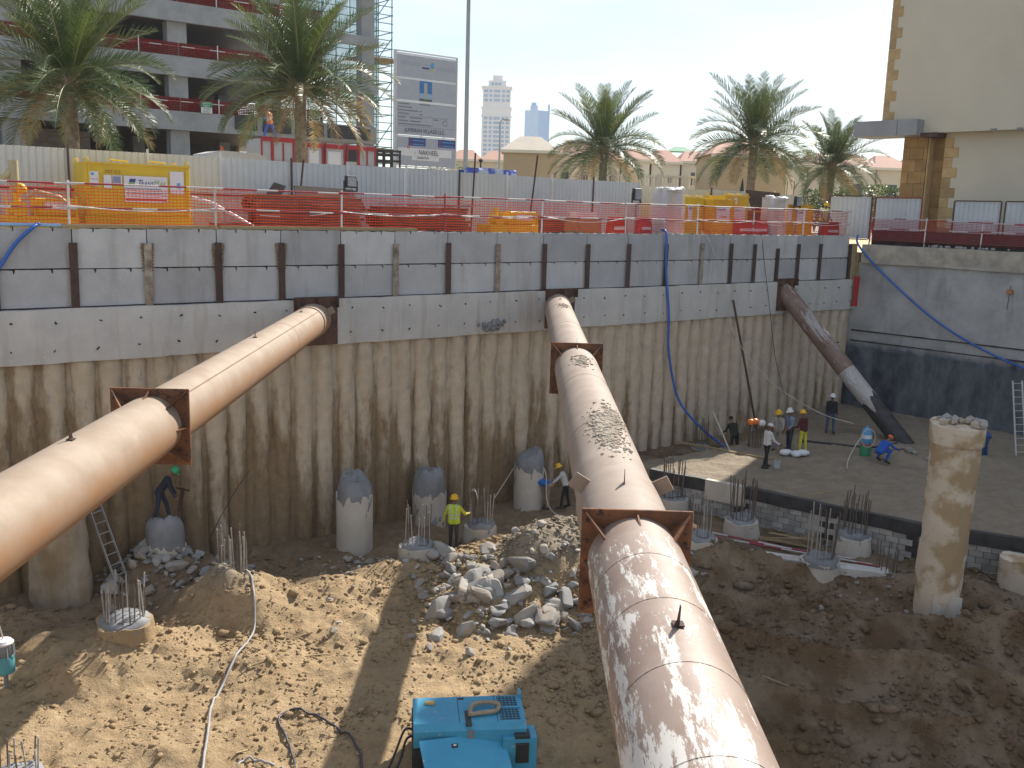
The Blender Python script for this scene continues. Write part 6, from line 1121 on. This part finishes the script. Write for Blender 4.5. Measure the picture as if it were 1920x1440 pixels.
    for s_ in seg:
        p = np.array(s_[0]+Vector((0, 0, dz))); q = np.array(s_[1]+Vector((0, 0, dz))); d = q-p; tt = np.clip(((cen-p)@d)/(d@d+1e-9), 0, 1); rad = s_[2]+(s_[3]-s_[2])*tt; ds = np.linalg.norm(cen-p-tt[:, None]*d, axis=1)-rad; m = ds < best; best[m] = ds[m]; idx[m] = order.index(s_[4])
    me.materials.clear()
    for m in (cloth(shirt), cloth(trousers), skin_m, cloth(boots) if boots else boot_m): me.materials.append(m)
    me.polygons.foreach_set('material_index', idx); me.polygons.foreach_set('use_smooth', [True]*n); me.name = 'body'; o = link('body', me, t); o.scale = (k,)*3
    hc2 = hc+Vector((0, 0, dz)); M = Matrix((hx, hf, hu)).transposed().to_4x4(); M.translation = hc2
    for sd in (-1, 1): e_ = MB().ico(tuple(hc2+hf*.088+hx*.032*sd+hu*.012), .011, 0, 1).obj('eye', hair_m, t); e_.scale = (k,)*3
    if hat:
        hm = CL.setdefault(('hat', hat), pm('hat_%d' % len(CL), hat, tuple(q*.9 for q in hat), 3., .35, 0)); b = MB()
        if hatkind == 'helmet':
            b.lathe([(.122, .012), (.120, .05), (.105, .10), (.07, .135), (.02, .148)], 20); b.lathe([(.12, .010), (.150, .004), (.150, .012), (.12, .022)], 20, caps=False); b.bb(-.07, .07, .10, .185, .004, .014); b.bb(-.012, .012, -.1, .1, .125, .155)
        else: b.lathe([(.104, .0), (.112, .04), (.09, .095), (.02, .11)], 18); b.bb(-.06, .06, .09, .16, .0, .01)
        b.v = [tuple(M @ Vector(v)) for v in b.v]; h_ = b.obj('hard_hat' if hatkind == 'helmet' else 'cap', hm, t, 50); h_.scale = (k,)*3
    else:
        b = MB(); b.ico((0, -.012, .03), .098, .03, 2, sc=(1, 1.05, .95)); b.v = [tuple(M @ Vector(v)) for v in b.v]; h_ = b.obj('hair', hair_m, t, 60); h_.scale = (k,)*3
    if vest:
        b = MB()
        for s_ in seg:
            if s_[4] == 's' and s_[2] > .065: capsule(b, s_[0]+Vector((0, 0, dz)), s_[1].lerp(s_[0], .12 if s_[2] < .08 else 0)+Vector((0, 0, dz)), s_[2]+.016, s_[3]+.016) if s_[3] > .06 else None
        vm = remesh(b, .016, .6); vm.materials.clear(); vm.materials.append(cloth(vest)); vm.materials.append(CL.setdefault('tape', pm('reflective_tape', (.55, .57, .55), bmp=0, rough=.3))); n = len(vm.polygons); cen = np.zeros(n*3); vm.polygons.foreach_get('center', cen); cen = cen.reshape(-1, 3); pz = np.array(pel+Vector((0, 0, dz))); hgt = (cen-pz)@np.array(up); lat = np.abs((cen-pz)@np.array(Xs)); st = ((np.abs(hgt-.10) < .022) | (np.abs(hgt-.20) < .022) | ((np.abs(lat-.10) < .02) & (hgt > .22))).astype(int); vm.polygons.foreach_set('material_index', st); vm.name = 'vest'; h_ = link('vest', vm, t); h_.scale = (k,)*3
    bpy.context.view_layer.update(); return t, [t.matrix_world @ ((h+Vector((0, 0, dz)))*k) for h in hands]
YH, WH, OH, GH = (.80, .47, .02), (.75, .75, .74), (.78, .16, .03), (.02, .36, .16)
person((-1.72, 29.2, Hs(-1.72, 29.2)-.02), -8, 'worker in a yellow helmet and hi-vis vest seen from behind between the cut piles', (.55, .52, .06), (.055, .05, .06), YH, arms=((-4, 22, 12), (18, 34, 62)), legs=((8, 3, 6), (-6, 4, 4)), vest=(.50, .68, .04), H_=1.74)
t, hn = person((-10.12, 26.75, -8.42), -75, 'worker in a green helmet and dark clothes leaning over the broken pile', (.035, .04, .06), (.04, .05, .085), GH, lean=34, headp=22, legs=((22, 3, 12), (-8, 4, 6)), arms=((22, 6, 14), (26, 6, 10)))
o = MB(); o.cyl((0, 0, .05), (0, 0, .75), .05, seg=10); o.cyl((0, 0, -.45), (0, 0, .06), .018, seg=8); o.bar((-.2, 0, .72), (.2, 0, .72), .04, .04); o = o.obj('breaker', steel_dark, None, 40, loc=(-9.62, 26.85, -8.15), rot=(.0, R(12), 0)); tag(o, 'pneumatic breaker held by the worker in the green helmet', 'tool')
person((1.5, 34.25, Hs(1.5, 34.25)), 60, 'worker in a bright blue shirt bent double behind the broken pile', (.03, .16, .52), (.36, .26, .18), None, lean=78, headp=20, legs=((4, 4, 6), (14, 4, 14)), arms=((30, 6, 16), (34, 8, 10)))
person((2.12, 34.55, Hs(2.12, 34.55)), 78, 'worker in a white shirt and yellow helmet reaching over the bent worker', (.62, .62, .60), (.03, .028, .03), YH, lean=22, headp=14, arms=((62, 10, 12), (58, 14, 14)), legs=((12, 4, 6), (-6, 4, 4)))
t, hn = person((9.73, 35.41, Hs(9.73, 35.41)), -72, 'worker in a white shirt and cap standing in the sunlit patch with a shovel', (.66, .66, .66), (.02, .02, .022), WH, 'cap', lean=4, headp=16, arms=((16, 6, 26), (26, 12, 34)), legs=((10, 3, 6), (-9, 3, 4)))
sh = thing('shovel', 'long handled shovel held by the worker in the sunlit patch', 'shovel', (10.12, 35.3, Hs(10.12, 35.3))); sh.rotation_euler = (R(2), R(4), R(10)); MB().cyl((0, 0, .3), (0, 0, 1.35), .017, seg=8).obj('handle', timber, sh); b = MB(); b.prism([(-.12, .0), (-.07, -.05), (.07, -.05), (.12, .0), (.13, .3), (-.13, .3)], -.012, .012); b.obj('blade', galv, sh, loc=(0, 0, .06), rot=(R(-12), 0, 0))
person((10.9, 38.2, -8.62), 150, 'worker in a grey shirt and yellow helmet with gloved hands facing the trench', (.36, .33, .30), (.30, .26, .23), YH, lean=8, headp=18, arms=((30, 10, 40), (34, 10, 46)))
person((11.42, 38.35, -8.6), 118, 'worker in a blue grey shirt and white helmet in the middle of the group', (.26, .31, .42), (.05, .06, .09), WH, lean=4, headp=14, arms=((20, 10, 52), (14, 10, 40)))
person((11.86, 37.95, -8.6), 35, 'worker in a maroon jacket, yellow trousers and yellow helmet', (.10, .02, .025), (.62, .62, .06), YH, lean=5, headp=12, arms=((20, 10, 52), (12, 8, 30)), legs=((4, 5, 2), (-3, 5, 2)))
tag(MB().cyl((11.55, 37.8, -8.6), (11.5, 37.85, -7.55), .018, seg=8).obj('tool_handle', timber), 'upright wooden tool handle beside the maroon jacket', 'tool')
tag(MB().cyl((10.75, 37.7, -8.6), (11.2, 38.0, -7.5), .018, seg=8).obj('tool_handle', timber), 'slanted wooden tool handle in front of the grey shirt', 'tool')
person((14.2, 41.75, -8.58), 170, 'worker in a dark jacket, jeans and white helmet standing apart by the piles', (.02, .022, .025), (.06, .11, .19), WH, arms=((6, 6, 10), (6, 6, 10)))
person((14.45, 36.55, -8.58), -62, 'worker in blue coveralls crouching beside the raking strut foot', (.02, .11, .50), (.02, .10, .45), OH, 'cap', lean=46, headp=18, legs=((96, 12, 128), (92, 12, 126)), arms=((48, 8, 20), (56, 8, 16)))
person((19.3, 37.9, -8.58), 70, 'worker in blue coveralls and a white helmet bending behind the tall pile', (.03, .09, .34), (.03, .07, .20), WH, lean=52, headp=10, arms=((40, 8, 20), (36, 8, 20)), legs=((14, 5, 12), (2, 5, 8)))
person((9.35, 39.05, -9.1), 20, 'worker in black clothes stooping in the trench by the dark pole', (.02, .02, .02), (.025, .025, .028), None, lean=30, headp=20, arms=((30, 8, 30), (40, 10, 40)))
person(tuple(Wp(21.3, 20.7, 4.02)), 75, 'worker in blue trousers and orange vest walking along the red shutters', (.10, .16, .42), (.08, .14, .50), OH, lean=8, headp=20, legs=((26, 3, 12), (-20, 3, 10)), arms=((28, 8, 80), (60, 14, 105)), vest=(.75, .22, .06))
person(tuple(Wp(42.15, 1.3, -.16)), 195, 'worker in a yellow helmet and striped vest behind the end of the barrier', (.18, .22, .45), (.20, .20, .24), YH, lean=16, headp=20, arms=((24, 8, 40), (28, 8, 44)), vest=(.72, .62, .08))
# ---- thin air haze over the street and town
hz = MB().bb(-900, 900, -250, 1150, -12.5, 112).obj('haze', None); hz.data.materials.clear()
hm = bpy.data.materials.new('haze_air'); hm.use_nodes = True; hn_ = hm.node_tree; hn_.nodes.clear(); ho = hn_.nodes.new('ShaderNodeOutputMaterial'); hv = hn_.nodes.new('ShaderNodeVolumePrincipled'); hv.inputs['Color'].default_value = (.86, .92, 1, 1); hv.inputs['Density'].default_value = .00026; hv.inputs['Anisotropy'].default_value = .3; hn_.links.new(hv.outputs[0], ho.inputs['Volume']); hz.data.materials.append(hm); tag(hz, 'thin bright haze over the street and the town', kind='stuff')
